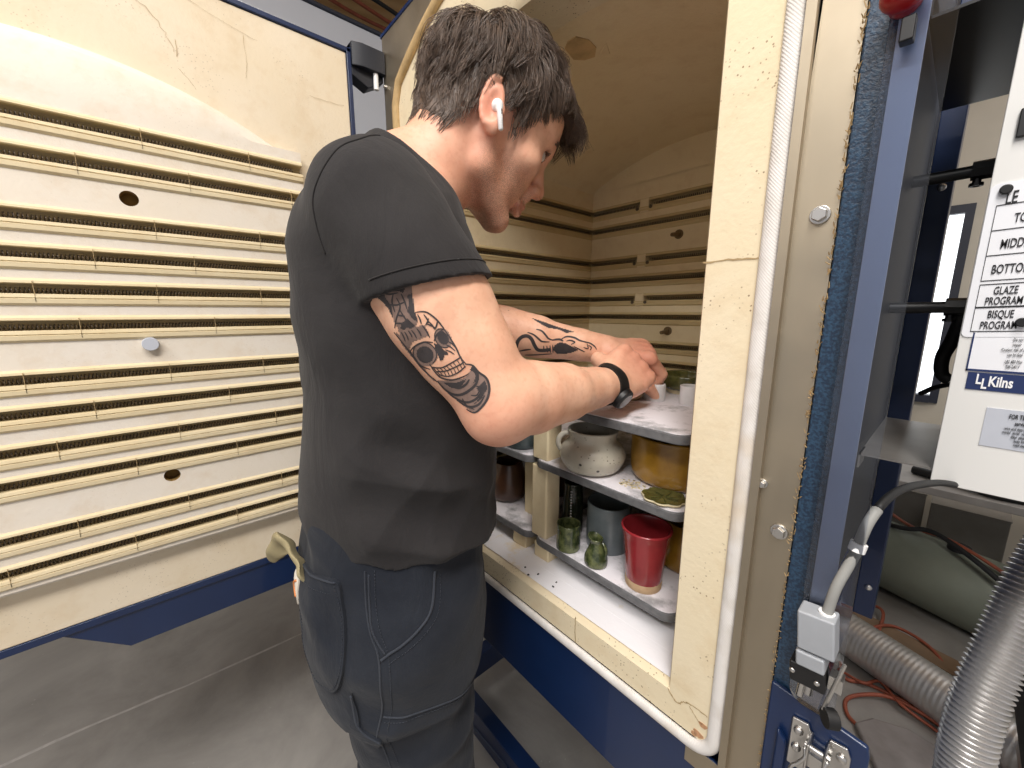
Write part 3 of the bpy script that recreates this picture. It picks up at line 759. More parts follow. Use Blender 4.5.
glaze('brown_glaze', lin(96, 64, 44), lin(66, 44, 34), .35, 20)
glaze('cream_edge', lin(226, 214, 180), lin(206, 192, 156), .6, 60, coat=0)
def speck():
    t = NT('speckled_glaze'); base = t.mix(t.ramp(t.noise(20), .3, .7), lin(206, 200, 186), lin(184, 178, 162))
    s1 = t.ramp(t.voro(150), .13, .22, (1, 1, 1, 1), (0, 0, 0, 1)); n1 = t.ramp(t.noise(60), .45, .55)
    s2 = t.ramp(t.voro(48), .10, .15, (1, 1, 1, 1), (0, 0, 0, 1)); n2 = t.ramp(t.noise(26), .52, .56)
    c = t.mix(t.mul(t.mul(s1, n1), .85), base, lin(96, 88, 76)); c = t.mix(t.mul(t.mul(s2, n2), .95), c, lin(34, 30, 28))
    t.color(c); t.set(Roughness=.35, Coat_Weight=.25); t.bump(t.mul(s1, n1), .2, .001); M['speckled_glaze'] = t.m
speck()
def hollow(outer, th, floor):
    """outer: (r,z) from foot to rim -> closed vessel profile down to the inner floor"""
    inner = [(max(r-th, .001), z) for r, z in outer if z > floor][::-1]
    top = outer[-1]
    rim = [(top[0]-th*.15, top[1]+th*.35), (top[0]-th*.5, top[1]+th*.5), (top[0]-th*.85, top[1]+th*.35)]
    return [(.0005, outer[0][1])]+outer+rim+inner+[(inner[-1][0]*.7, floor), (.0005, floor-.0005)]
def curve(pts, n=6): return [(p.x, p.y) for p in smoothpts([(r, z, 0) for r, z in pts], n)]
def pot(name, label, cat, loc, prof, th, mat, seg=56, wob=None, group=None, floor=.006):
    root = empty(name, loc, label, cat, group)
    MB().lathe(hollow(curve(prof), th, floor), loc, seg, wob).build('body', mat, root, smooth=50)
    return root
# red tumbler with bare clay foot
t = pot('tumbler', 'flared red glazed tumbler with a bare tan clay foot on the lowest shelf', 'cup', (-.292, .548, ZL+.0135),
        [(.0285, 0), (.0296, .011), (.0312, .032), (.0338, .055), (.0368, .075), (.0400, .0885)], .0040, 'red_glaze')
MB().lathe([(.001, -.0135), (.0276, -.0135), (.0286, -.012), (.0292, -.004), (.0289, .0005), (.001, .0005)], (-.292, .548, ZL+.0135), 56).build('clay_foot', 'raw_clay', t)
for o in [t]: o.location.z -= 0
# speckled globular pot with ear handles
B = (-.408, .553, ZM)
t = pot('globular_pot', 'round bellied white pot with dark speckles and a small ear handle on the middle shelf', 'pot', B,
        [(.034, 0), (.048, .007), (.057, .024), (.0575, .034), (.052, .046), (.044, .053), (.0405, .059), (.042, .068), (.0445, .074)], .0045, 'speckled_glaze')
a = math.radians(222); dx, dy = math.cos(a), math.sin(a)
hd = MB(); hd.tube(smoothpts([(B[0]+dx*r, B[1]+dy*r, ZM+z) for r, z in ((.042, .066), (.050, .066), (.0585, .058), (.0605, .046), (.056, .036))], 6), .0048, 12, up=(0, 0, 1)); hd.build('ear_handle', 'speckled_glaze', t, smooth=180)
# mustard bowl
pot('bowl', 'big straight sided mustard yellow bowl at the right of the middle shelf', 'bowl', (-.290, .628, ZM),
    [(.058, 0), (.070, .008), (.0735, .03), (.0735, .06), (.0745, .078)], .005, 'mustard_glaze')
# leaf shaped dish
L = (-.262, .538, ZM); nn = 72
def leafr(a): return .0275*(1+.13*abs(math.sin(4.0*a+.4))+.06*math.sin(2*a+1))
t = empty('leaf_dish', L, 'small flat moss green dish with scalloped cream edge at the front of the middle shelf', 'dish')
lf = MB(); rows = []
for r, z in ((.0, .001), (.8, .001), (1.0, .0035), (1.03, .0055), (1.0, .0068), (.9, .0058), (.5, .0045), (.0, .0042)):
    rows.append([(L[0]+leafr(a)*r*math.cos(a), L[1]+leafr(a)*r*math.sin(a), L[2]+z-.001) for a in [2*PI*k/nn for k in range(nn+1)]])
lf.sheet(rows[:5]).build('rim', 'cream_edge', t, smooth=50); lf = MB(); lf.sheet([[(x, y, z+.0003) for x, y, z in r] for r in rows[4:]]); 
for k in range(5):
    a = k*1.26; lf.tube([(L[0]+.004*math.cos(a), L[1]+.004*math.sin(a), L[2]+.005), (L[0]+.02*math.cos(a+.3), L[1]+.02*math.sin(a+.3), L[2]+.0055)], .001, 6)
lf.build('glazed_face', 'leaf_glaze', t, smooth=50)
# chalk flakes left on the middle shelf
fk = MB(); rnd = random.Random(5)
for k in range(46):
    a = rnd.uniform(0, 2*PI); r = .022*rnd.random()**.6; x, y = -.322+r*math.cos(a)*1.1, .548+r*math.sin(a)*.8; s_ = rnd.uniform(.0012, .0035)
    fk.prism([(x+s_*math.cos(b)*rnd.uniform(.6, 1.2), y+s_*math.sin(b)*rnd.uniform(.6, 1.2)) for b in (0, 1.2, 2.5, 3.7, 5)], 'z', ZM-.0002, ZM+.0008)
o = fk.build('wash_flakes', 'cream_edge'); tag(o, 'flaked patch of cream kiln wash on the middle shelf behind the leaf dish', 'flakes'); o['kind'] = 'stuff'
# bud vase, green cups, cylinder on the lowest shelf
V = (-.375, .531, ZL)
t = pot('bud_vase', 'tiny moss green bud vase with a pinched spout beside the red tumbler', 'vase', V,
        [(.0175, 0), (.0205, .004), (.0205, .014), (.0165, .026), (.0118, .036), (.0105, .042), (.0125, .0495)], .0026, 'moss_glaze', 40)
b = [c for c in t.children][0]
for v in b.data.vertices:
    if v.co.z > .04: v.co.x -= (v.co.z-.04)*.35*(1 if v.co.x < 0 else .3); v.co.z += .28*max(0, -v.co.x)*(v.co.z-.04)/.01
h = MB(); h.tube(smoothpts([(V[0]+r*.9, V[1]+.002, ZL+z) for r, z in ((.012, .044), (.018, .040), (.0215, .030), (.0195, .018))], 5), .0026, 8); h.build('handle', 'moss_glaze', t, smooth=180)
pot('cup', 'small straight mottled green cup beside the tall front post', 'cup', (-.440, .532, ZL), [(.0205, 0), (.0228, .004), (.0222, .025), (.0225, .05)], .0028, 'moss_glaze', 40)
t = pot('tall_vase', 'tall near black vase with a row of pale dots behind the mottled green cup', 'vase', (-.474, .585, ZL), [(.019, 0), (.0205, .01), (.0205, .06), (.018, .092), (.019, .105)], .003, 'dark_moss_glaze', 40)
dt = MB()
for k in range(14):
    for j in range(1):
        a = math.radians(-62+j*15); dt.sphere((-.474+.0206*math.cos(a), .585+.0206*math.sin(a), ZL+.018+.0058*k+.003*j), .0017, 8, 5)
dt.build('dot_row', 'white_bisque', t)
pot('cylinder_vase', 'wide plain blue grey cylinder vase behind the bud vase', 'vase', (-.397, .598, ZL), [(.037, 0), (.0405, .004), (.041, .04), (.0405, .088)], .0035, 'bluegray_glaze')
pot('jar', 'brown amber jar in the shade behind the red tumbler', 'jar', (-.270, .650, ZL), [(.036, 0), (.044, .01), (.046, .04), (.040, .07), (.036, .082)], .004, 'mustard_glaze')
# left side
pot('bowl', 'grey blue bowl on the left middle shelf, seen under the elbow', 'bowl', (-.585, .549, ZM), [(.030, 0), (.037, .006), (.042, .025), (.043, .05)], .004, 'slate_glaze')
pot('jar', 'brown jar deep on the left lowest shelf', 'jar', (-.675, .585, ZL), [(.030, 0), (.042, .012), (.044, .05), (.036, .08), (.033, .09)], .004, 'brown_glaze')
pot('cup', 'plain brown cup behind the left post on the lowest shelf', 'cup', (-.615, .70, ZL), [(.030, 0), (.036, .006), (.036, .09)], .004, 'brown_glaze')
# topmost shelf
pot('cup', 'small white bisque cup beside the fingers on the topmost shelf', 'cup', (-.369, .688, ZU), [(.0175, 0), (.0195, .003), (.0195, .026), (.0185, .031)], .0026, 'white_bisque', 40, group='small white cups')
pot('cup', 'small white bisque cup next to the brick post, right end of the topmost shelf', 'cup', (-.308, .703, ZU), [(.0175, 0), (.0185, .003), (.0178, .026), (.0182, .033)], .0026, 'white_bisque', 40, group='small white cups')
t = empty('ribbed_bowl', (-.362, .805, ZU), 'low mossy green bowl with pale ribbed side at the back of the topmost shelf', 'bowl')
MB().lathe(hollow(curve([(.040, .008), (.048, .014), (.053, .028), (.054, .036)]), .006, .016), (-.362, .805, ZU), 56, lambda a, z: 1+.02*math.sin(17*a)).build('body', 'leaf_glaze', t, smooth=50)
MB().lathe([(.001, 0), (.036, 0), (.041, .010), (.047, .014), (.049, .019), (.001, .019)], (-.362, .805, ZU), 72, lambda a, z: 1+.03*(math.sin(30*a) if z > .004 else 0)).build('ribbed_side', 'cream_edge', t, smooth=50)
pot('dish', 'low tan dish held under the right hand on the topmost shelf', 'dish', (-.405, .660, ZU), [(.016, 0), (.021, .004), (.024, .013)], .0026, 'raw_clay', 40, floor=.004)
# ------------------------------------------------------------------ things to the right, behind the kiln's side
def sw(a, b, n): return [Vector(a).lerp(Vector(b), t/n) for t in range(n+1)]
def ribbed(mb, pts, r, amp, per, seg=28, sub=6):
    P = [Vector(p) for p in pts]; L = [0]
    for a, b in zip(P, P[1:]): L.append(L[-1]+(b-a).length)
    n = int(L[-1]/per*sub); out = []; R = []; j = 0
    for i in range(n+1):
        s_ = L[-1]*i/n
        while j < len(P)-2 and L[j+1] < s_: j += 1
        t = (s_-L[j])/max(1e-9, L[j+1]-L[j]); out.append(P[j].lerp(P[j+1], t)); R.append(r+amp*math.cos(2*PI*s_/per))
    return mb.tube(out, R, seg)
o = ribbed(MB(), sw((-.20, 1.87, .080), (.30, 1.67, .080), 4), .076, .0006, .014, 36, 4).build('vent_duct', 'duct_metal', smooth=60, recalc=False)
tag(o, 'straight shiny metal vent duct lying on the floor beyond the kiln', 'duct')
hz = smoothpts([(.225, 1.14, 1.02), (.165, 1.049, .978), (.134, .992, .897), (.112, .934, .784), (.099, .897, .699), (.096, .868, .606), (.106, .845, .482), (.13, .86, .30), (.17, .92, .13), (.24, 1.03, .055), (.36, 1.2, .05)], 10)
o = ribbed(MB(), hz, .0295, .0030, .0085, 28, 8).build('flexible_hose', 'duct_metal', smooth=60, recalc=False)
tag(o, 'big bent silver ribbed flexible hose under the control box', 'hose')
# blower behind the hose
bl = empty('vent_blower', (.31, 1.16, 0), 'dark grey vent blower on a stand behind the silver hose', 'blower')
q = MB(); q.tube([(.31, 1.07, .48), (.31, 1.08, .48), (.31, 1.33, .48), (.31, 1.34, .48)], [.11, .125, .125, .11], 40); q.build('housing', 'dark_clutter', bl, smooth=40)
q = MB(); q.cyl((.31, 1.015, .48), (.31, 1.07, .48), .062, .07, 32); 
for k in range(5): q.box((.218, 1.05, .405+.03*k), (.402, 1.068, .412+.03*k))
q.build('motor', 'black_plastic', bl, bevel=.003)
q = MB()
for x in (.23, .39):
    for y in (1.11, 1.30): q.cyl((x, y, 0), (x, y, .40), .012, seg=14)
q.box((.21, 1.08, .33), (.41, 1.33, .36)); q.build('stand', 'chrome', bl, bevel=.002)
# copper coloured cords on the floor
def cord(pts, label, r=.006, mat='copper_cord'):
    tag(MB().tube(smoothpts([(x, y, r+h) for x, y, h in pts], 8), r, 8).build('extension_cord', mat, smooth=180), label, 'cord', 'cords on the floor')
cord([(-.15, 2.0, 0), (-.112, 1.94, .01), (-.06, 2.05, .03), (-.0, 2.10, .03), (.091, 2.055, .03), (.168, 1.95, .0), (.26, 1.82, 0)], 'copper cord looping over the plank behind the duct')
cord([(-.14, 2.10, 0), (-.093, 2.2, .02), (-.055, 2.16, .03), (-.06, 2.0, .02), (-.1, 1.93, 0), (-.16, 1.95, 0)], 'copper cord bight beside the foot of the blue upright')
cord([(-.13, 1.76, 0), (-.104, 1.69, 0), (-.05, 1.72, 0), (.034, 1.73, 0), (.10, 1.73, 0), (.20, 1.66, 0)], 'copper cord running just in front of the duct')
cord([(.22, 1.63, .01), (.12, 1.69, .012), (.03, 1.70, .014), (-.03, 1.67, .01), (-.085, 1.6, 0), (-.075, 1.53, 0), (-.03, 1.50, 0)], 'copper cord curling round in front of the grey slab')
cord([(-.13, 1.72, 0), (-.06, 1.70, .012), (-.02, 1.75, .012), (.04, 1.68, .02), (.14, 1.665, 0), (.25, 1.6, 0)], 'copper cord tangled among the others in front of the duct', .005)
cord([(-.12, 2.62, .31), (-.02, 2.45, .33), (.08, 2.38, .35), (.2, 2.3, .33), (.4, 2.2, .25)], 'copper cord draped over the grey green tank', .007)
cord([(-.14, 2.50, .29), (-.05, 2.40, .33), (.03, 2.38, .36), (.12, 2.30, .35), (.24, 2.2, .30), (.4, 2.1, .2)], 'dark cord draped over the grey green tank', .010, 'dark_clutter')
# plank, slab, tank, boxes, table, bin
tag(MB().box((-.16, 1.99, .0), (.25, 2.085, .03), Matrix.Rotation(math.radians(-11), 3, 'Z')).build('wooden_plank', 'wood_plank', bevel=.003), 'worn brown wooden plank on the floor behind the duct', 'plank')
sl_ = MB().prism([(-.055, 1.50), (-.02, 1.56), (.06, 1.60), (.20, 1.585), (.30, 1.45), (.22, 1.34), (.02, 1.36)], 'z', 0, .022).build('stone_slab', 'stone_gray', bevel=.008, bseg=3)
tag(sl_, 'pale grey rounded slab on the floor in front of the duct', 'slab')
tk = empty('tank', (.12, 2.38, 0), 'grey green rounded plastic tank lying behind the plank', 'tank')
q = MB(); q.tube([(-.16, 2.50, .16), (-.15, 2.495, .16), (-.12, 2.485, .16), (.38, 2.32, .16), (.41, 2.31, .16), (.42, 2.307, .16)], [.06, .12, .155, .155, .12, .06], 40); q.build('body', 'tank_gray', tk, smooth=60)
q = MB(); q.tube([(.12, 2.405, .30), (.12, 2.405, .335)], .035, 24); q.build('cap', 'dark_clutter', tk, bevel=.003)
MB().box((-.15, 2.36, 0), (-.13, 2.62, .04)).box((.38, 2.2, 0), (.40, 2.46, .04)).build('cradle', 'dark_clutter', tk)
for x0, x1, y, z0, z1, lab in ((-.14, .0, 2.70, 0, .42, 'grey cardboard box against the far wall, left of a taller one'), (.02, .26, 2.66, 0, .40, 'wide grey cardboard box behind the tank')):
    b = empty('cardboard_box', ((x0+x1)/2, y+.1, 0), lab, 'box', 'boxes behind the tank')
    MB().box((x0, y, z0), (x1, y+.2, z1)).build('carton', 'box_gray', b, bevel=.003)
    MB().box((x0-.002, y-.003, z1-.002), (x1+.002, y+.098, z1+.004), Matrix.Rotation(.10, 3, 'X'), ((x0+x1)/2, y, z1)).box((x0-.002, y+.102, z1-.002), (x1+.002, y+.203, z1+.004)).build('flap', 'box_gray', b)
tb = empty('work_table', (.35, 2.55, 0), 'low grey work table under the far window', 'table')
MB().box((-.30, 2.16, .60), (1.0, 2.62, .63)).build('table_top', 'board_gray', tb, bevel=.003)
for x, y in ((.93, 2.22), (.93, 2.56), (-.26, 2.56), (-.26, 2.22)): MB().box((x-.025, y-.025, 0), (x+.025, y+.025, .60)).build('leg', 'dark_clutter', tb, bevel=.003)
MB().tube(smoothpts([(-.05, 2.3, .648), (.10, 2.22, .652), (.2, 2.2, .648), (.5, 2.3, .648)], 8), .018, 12).build('black_hose', 'black_rubber', smooth=180)
tag(bpy.data.objects['black_hose'], 'thick black hose lying on the low grey table', 'hose')
gb = empty('green_bin', (.46, 1.93, 0), 'dark green plastic bin under the control box, behind the hose', 'bin')
q = MB(); P_ = [(.30, 1.80), (.64, 1.80), (.64, 2.10), (.30, 2.10)]
def rq(s_, r=.04):
    cx, cy = .47, .1*0+1.95; w, d = .17*s_, .14*s_
    return [(ax+r*math.cos(a), ay+r*math.sin(a)) for ax, ay, a0 in ((cx+w-r, cy+d-r, 0), (cx-w+r, cy+d-r, PI/2), (cx-w+r, cy-d+r, PI), (cx+w-r, cy-d+r, 1.5*PI)) for a in [a0+PI/2*k/5 for k in range(6)]]
lv = [(.84, 0), (.86, .03), (1.0, .66), (1.06, .67), (1.06, .70), (.97, .70), (.95, .66), (.82, .06)]
rows = [[(x, y, z) for x, y in rq(s_)+rq(s_)[:1]] for s_, z in lv]
q.sheet(rows); q.add(rows[0][:-1], [tuple(range(len(rows[0])-1))]); q.add(rows[-1][:-1], [tuple(range(len(rows[0])-1))]); q.build('tub', 'bin_green', gb, smooth=40)
q = MB()
for s_ in (-1, 1): q.box((.47+s_*.185-.012, 1.90, .60), (.47+s_*.185+.012, 2.0, .63))
q.build('grip', 'bin_green', gb, bevel=.004)
# floor seams and scratches in front of the door
fs = MB(); Z1 = (0, 0, 1)
crack(fs, [(-1.72, -1.4, 0), (-1.68, -.5, 0), (-1.64, 0, 0), (-1.61, .6, 0), (-1.6, 1.4, 0)], .005, Z1, .004, seed=31)
simple('floor_scratch', lin(196, 192, 188), .7, 0, .2, 40)
o = fs.build('trim_2', 'floor_scratch', recalc=False); struct(o)
# ------------------------------------------------------------------ implicit-surface modelling for body and clothes
class Field:
    def __init__(s, lo, hi, h):
        s.lo = np.array(lo, float); s.h = h; s.n = np.ceil((np.array(hi)-s.lo)/h).astype(int)+1
        s.D = np.full(s.n, .06, np.float32)
    def block(s, lo, hi):
        a = np.clip(np.floor((np.array(lo)-s.lo)/s.h).astype(int), 0, s.n); b = np.clip(np.ceil((np.array(hi)-s.lo)/s.h).astype(int)+1, 0, s.n)
        sl = tuple(slice(i, j) for i, j in zip(a, b))
        ax = [(s.lo[d]+s.h*np.arange(a[d], b[d])).astype(np.float32) for d in range(3)]
        return sl, ax[0][:, None, None], ax[1][None, :, None], ax[2][None, None, :]
    def op(s, fn, lo, hi, k=0., mode='u', pad=.02):
        m = pad+k
        sl, X, Y, Z = s.block(np.array(lo)-m, np.array(hi)+m)
        d = fn(X, Y, Z); D = s.D[sl]
        if mode == 'u': s.D[sl] = smin(D, d, k)
        elif mode == 's': s.D[sl] = -smin(-D, d, k)
        elif mode == 'i': s.D[sl] = -smin(-D, -d, k)
    def cone(s, a, b, ra, rb, k=.0, mode='u'):
        a = np.array(a, float); b = np.array(b, float); r = max(ra, rb)
        s.op(lambda X, Y, Z: f_cone(X, Y, Z, a, b, ra, rb), np.minimum(a, b)-r, np.maximum(a, b)+r, k, mode)
    def chain(s, pts, rs, k=.0, mode='u'):
        for i in range(len(pts)-1): s.cone(pts[i], pts[i+1], rs[i], rs[i+1], k if i == 0 else min(k, .006) if k else 0, mode)
    def ell(s, c, rad, ax=None, k=.0, mode='u'):
        c = np.array(c, float); r = max(rad); s.op(lambda X, Y, Z: f_ell(X, Y, Z, c, rad, ax), c-r, c+r, k, mode)
def smin(a, b, k):
    if k <= 0: return np.minimum(a, b)
    h = np.clip(.5+.5*(b-a)/k, 0, 1)
    return b+(a-b)*h-k*h*(1-h)
def f_cone(X, Y, Z, a, b, ra, rb):
    d = b-a; L2 = float(d@d)
    t = np.clip(((X-a[0])*d[0]+(Y-a[1])*d[1]+(Z-a[2])*d[2])/L2, 0, 1)
    return np.sqrt((X-a[0]-t*d[0])**2+(Y-a[1]-t*d[1])**2+(Z-a[2]-t*d[2])**2)-(ra+(rb-ra)*t)
def f_ell(X, Y, Z, c, r, ax=None):
    x, y, z = X-c[0], Y-c[1], Z-c[2]
    if ax is not None: x, y, z = [x*a[0]+y*a[1]+z*a[2] for a in ax]
    k0 = np.sqrt((x/r[0])**2+(y/r[1])**2+(z/r[2])**2); k1 = np.sqrt((x/r[0]**2)**2+(y/r[1]**2)**2+(z/r[2]**2)**2)
    return k0*(k0-1)/np.maximum(k1, 1e-6)
def nets(D, lo, h):
    """naive surface nets -> verts, quads"""
    I = D < 0
    c = np.zeros(tuple(np.array(D.shape)-1), np.uint8)
    for dx in (0, 1):
        for dy in (0, 1):
            for dz in (0, 1): c += I[dx:dx+c.shape[0], dy:dy+c.shape[1], dz:dz+c.shape[2]]
    idx = np.argwhere((c > 0) & (c < 8)); del c
    cid = np.full(tuple(np.array(D.shape)-1), -1, np.int32); cid[tuple(idx.T)] = np.arange(len(idx))
    acc = np.zeros((len(idx), 3)); cnt = np.zeros(len(idx))
    cor = {(x, y, z): D[idx[:, 0]+x, idx[:, 1]+y, idx[:, 2]+z] for x in (0, 1) for y in (0, 1) for z in (0, 1)}
    for p in cor:
        for d in range(3):
            if p[d] == 0:
                q = list(p); q[d] = 1; q = tuple(q); a, b = cor[p], cor[q]
                mk = (a < 0) != (b < 0); t = np.where(mk, a/np.where(mk, a-b, 1), 0)
                pos = np.tile(np.array(p, float), (len(idx), 1)); pos[:, d] = t
                acc[mk] += pos[mk]; cnt[mk] += 1
    V = lo+h*(idx+acc/cnt[:, None])
    Q = []
    for d in range(3):
        sl0 = [slice(None)]*3; sl1 = [slice(None)]*3; sl0[d] = slice(0, -1); sl1[d] = slice(1, None)
        E = np.argwhere(I[tuple(sl0)] != I[tuple(sl1)])
        e1, e2 = [(1, 2), (2, 0), (0, 1)][d]
        ok = (E[:, e1] > 0) & (E[:, e2] > 0) & (E[:, e1] < D.shape[e1]-1) & (E[:, e2] < D.shape[e2]-1); E = E[ok]
        def cc(o1, o2):
            t = E.copy(); t[:, e1] -= o1; t[:, e2] -= o2; return cid[t[:, 0], t[:, 1], t[:, 2]]
        q = np.stack([cc(1, 1), cc(0, 1), cc(0, 0), cc(1, 0)], 1)
        fl = I[E[:, 0], E[:, 1], E[:, 2]]
        q[~fl] = q[~fl][:, ::-1]; Q.append(q)
    return V, np.concatenate(Q)
def smooth_mesh(V, Q, it=1, lam=.5):
    for _ in range(it):
        S = np.zeros_like(V); n = np.zeros(len(V))
        for i in range(4):
            a = Q[:, i]; b = Q[:, (i+1) % 4]
            for d in range(3): S[:, d] += np.bincount(a, V[b, d], len(V))+np.bincount(b, V[a, d], len(V))
            n += np.bincount(a, minlength=len(V))+np.bincount(b, minlength=len(V))
        V = V*(1-lam)+lam*S/np.maximum(n, 1)[:, None]
    return V
def keep_largest(V, Q):
    lab = np.arange(len(V))
    while True:
        m = lab[Q].min(1); new = lab.copy()
        for i in range(4): np.minimum.at(new, Q[:, i], m)
        new = new[new]
        if (new == lab).all(): break
        lab = new
    big = np.bincount(lab).argmax(); keep = lab == big
    mp = np.cumsum(keep)-1; return V[keep], mp[Q[keep[Q[:, 0]]]]
def npmesh(name, V, Q, mats, parent):
    me = bpy.data.meshes.new(name); off = np.array(rootloc(parent)) if parent is not None else 0
    V = V-off
    me.vertices.add(len(V)); me.vertices.foreach_set('co', V.astype(np.float32).ravel())
    me.loops.add(Q.size); me.loops.foreach_set('vertex_index', Q.astype(np.int32).ravel())
    me.polygons.add(len(Q)); me.polygons.foreach_set('loop_start', np.arange(0, Q.size, 4, dtype=np.int32)); 
    me.update(calc_edges=True); me.validate(); me.shade_smooth()
    for m_ in mats: me.materials.append(M[m_])
    o = bpy.data.objects.new(name, me); COL.objects.link(o)
    if parent is not None: o.parent = parent
    return o
def bvh_of(o):
    off = rootloc(o); me = o.data
    return BVHTree.FromPolygons([v.co+off for v in me.vertices], [tuple(p.vertices) for p in me.polygons])
# ------------------------------------------------------------------ the man
def unit(v): v = np.array(v, float); return v/np.linalg.norm(v)
R_B = unit((.94, -.342, 0)); F_B = unit((.342, .94, 0)); UP = np.array([0, 0, 1.])
man = empty('person', (-.60, .24, 0), 'man in black t-shirt and dark work trousers leaning into the kiln with tattooed arms', 'person')
# head frame
def head_axes(yaw, pitch, roll):
    Fh = np.array([math.sin(yaw), math.cos(yaw), 0]); Rh = np.cross(Fh, UP)
    fw = math.cos(pitch)*Fh-math.sin(pitch)*UP; up = math.sin(pitch)*Fh+math.cos(pitch)*UP
    return math.cos(roll)*Rh-math.sin(roll)*up, fw, math.sin(roll)*Rh+math.cos(roll)*up
HP = np.array([-.515, .390, 1.568]); HR, HF, HU = head_axes(math.radians(15), math.radians(27.4), math.radians(5.0))
def H(x, y, z): return HP+x*HR+y*HF+z*HU
HAX = (HR, HF, HU)

SH_R = np.array([-.441, .194, 1.406]); EL_R = np.array([-.3375, .2804, 1.195]); WR_R = np.array([-.353, .522, 1.187])
SH_L = np.array([-.745, .305, 1.435]); EL_L = np.array([-.615, .450, 1.272]); WR_L = np.array([-.441, .625, 1.230])

TORSO = [  # z, cx, cy, half width (R), half depth (F)
    (.88, -.562, .250, .152, .118), (.98, -.555, .256, .148, .116), (1.08, -.554, .260, .148, .116), (1.20, -.560, .265, .162, .118),
    (1.30, -.571, .258, .178, .128), (1.38, -.576, .262, .172, .120), (1.44, -.574, .268, .135, .095), (1.49, -.562, .285, .075, .075), (1.53, -.55, .30, .055, .06)]
def f_loft(X, Y, Z, prof, grow=0., zlo=-9, zhi=9):
    z = np.array([p[0] for p in prof]); zz = np.clip(Z, z[0], z[-1])
    cx, cy, a, b = [np.interp(zz.ravel(), z, [p[i] for p in prof]).reshape(zz.shape).astype(np.float32) for i in (1, 2, 3, 4)]
    a = a+grow; b = b+grow
    u = ((X-cx)*R_B[0]+(Y-cy)*R_B[1]); v = ((X-cx)*F_B[0]+(Y-cy)*F_B[1])
    e = 2.3
    k = (np.abs(u/a)**e+np.abs(v/b)**e)**(1/e)
    d = (k-1)*np.minimum(a, b)
    return np.maximum(d, np.maximum(zlo-Z, Z-zhi))

# ---------------- skin: head, neck, torso, arms and hands as one surface
body = Field((-.86, .04, .80), (-.24, .80, 1.75), .0022)
body.op(lambda X, Y, Z: f_loft(X, Y, Z, TORSO, -.012, .84, 1.53), (-.80, .05, .84), (-.36, .46, 1.53), 0)
NB = np.array([-.548, .292, 1.462])
body.cone(NB-np.array([.01, .02, .03]), H(0, -.022, -.055), .070, .060, .03)
body.cone(H(0, -.030, -.03), H(0, -.034, .0), .055, .058, .02)
for S_, E_, W_ in ((SH_R, EL_R, WR_R), (SH_L, EL_L, WR_L)):
    body.cone(NB-np.array([0, .02, .02]), S_-UP*.006, .052, .054, .035)
    ax = unit(E_-S_); m1 = S_+(E_-S_)*.5
    body.chain([S_, m1, E_], [.056, .0595, .0425], .02)
    body.cone(S_+(E_-S_)*.30+F_B*.012, S_+(E_-S_)*.72+F_B*.010, .049, .040, .02)     # biceps
    body.cone(S_+(E_-S_)*.25-F_B*.012, S_+(E_-S_)*.70-F_B*.012, .051, .038, .02)     # triceps
    fa = W_-E_; side = unit(np.cross(fa, UP))
    body.chain([E_, E_+fa*.22, E_+fa*.5, E_+fa*.8, W_], [.0400, .0425, .0375, .0300, .0270], .018)
    body.cone(E_+fa*.08+UP*.012, E_+fa*.45+UP*.006, .036, .030, .02)                    # brachioradialis
    body.cone(E_-unit(fa)*.010-UP*.010, E_-unit(fa)*.004-UP*.012, .026, .026, .02)      # point of the elbow
def hand(W_, K, L, tgt, spread=.0205, curl=(38, 62, 40), thumb=None, curls=None):
    """W_ wrist, K knuckle centre, L index->little direction; returns nothing, adds to the field"""
    D = unit(K-W_); L = unit(L-D*(L@D)); N = unit(np.cross(D, L))*tgt      # N = back of the hand
    # palm
    for i, o in enumerate((-.030, -.010, .010, .029)):
        body.cone(W_+L*o*.55, K+L*o-N*.002, .0175, .0125, .010)
    body.ell(W_*.45+K*.55-N*.009, (.040, .046, .017), (L, D, N), .012)
    lens = ((.046, .026, .021), (.050, .030, .022), (.046, .028, .021), (.036, .021, .019))
    for i in range(4):
        o = (-1.5+i)*spread; base = K+L*o-abs(i-1.2)*.004*D; ang = 0; p = base; rr = (.0102, .0095, .0086, .0078) if i < 3 else (.0090, .0082, .0075, .0068)
        cs = curls[i] if curls else curl
        prev = p-D*.018; body.cone(prev, p, .0115, rr[0], .008)
        body.ell(p+N*.003, (.0105, .011, .009), (L, D, N), .006)
        for j in range(3):
            ang += math.radians(cs[j]); dr = D*math.cos(ang)-N*math.sin(ang)+L*(.04*(1.5-i)); q = p+unit(dr)*lens[i][j]
            body.cone(p, q, rr[j], rr[j+1], .0035); p = q
    T = thumb if thumb else ((.2, -.8, -.3), (.7, -.5, -.5), (.9, -.1, -.5))
    p = W_+D*.022-L*.022-N*.006; r = (.0165, .0130, .0112, .0085); ln = (.042, .034, .028)
    for j in range(3):
        q = p+unit(T[j][0]*D+T[j][1]*L+T[j][2]*N)*ln[j]; body.cone(p, q, r[j], r[j+1], .008 if j == 0 else .003); p = q
    return D, L, N
KN_R = WR_R+np.array([-.004, .078, .026]); 
hand(WR_R+unit(WR_R-EL_R)*.006, KN_R, np.array([.60, .10, -.72]), -1, .0200, curls=((82, 84, 46), (80, 78, 42), (78, 74, 40), (76, 70, 38)), thumb=((.55, -.62, -.55), (.75, -.05, -.75), (.7, .15, -.75)))
KN_L = WR_L+np.array([.056, .056, -.004])
hand(WR_L+unit(WR_L-EL_L)*.006, KN_L, np.array([-.55, .62, .30]), 1, .0195, curls=((46, 56, 28), (50, 58, 30), (52, 60, 32), (54, 62, 32)), thumb=((.6, -.55, -.5), (.8, -.05, -.7), (.7, .1, -.75)))
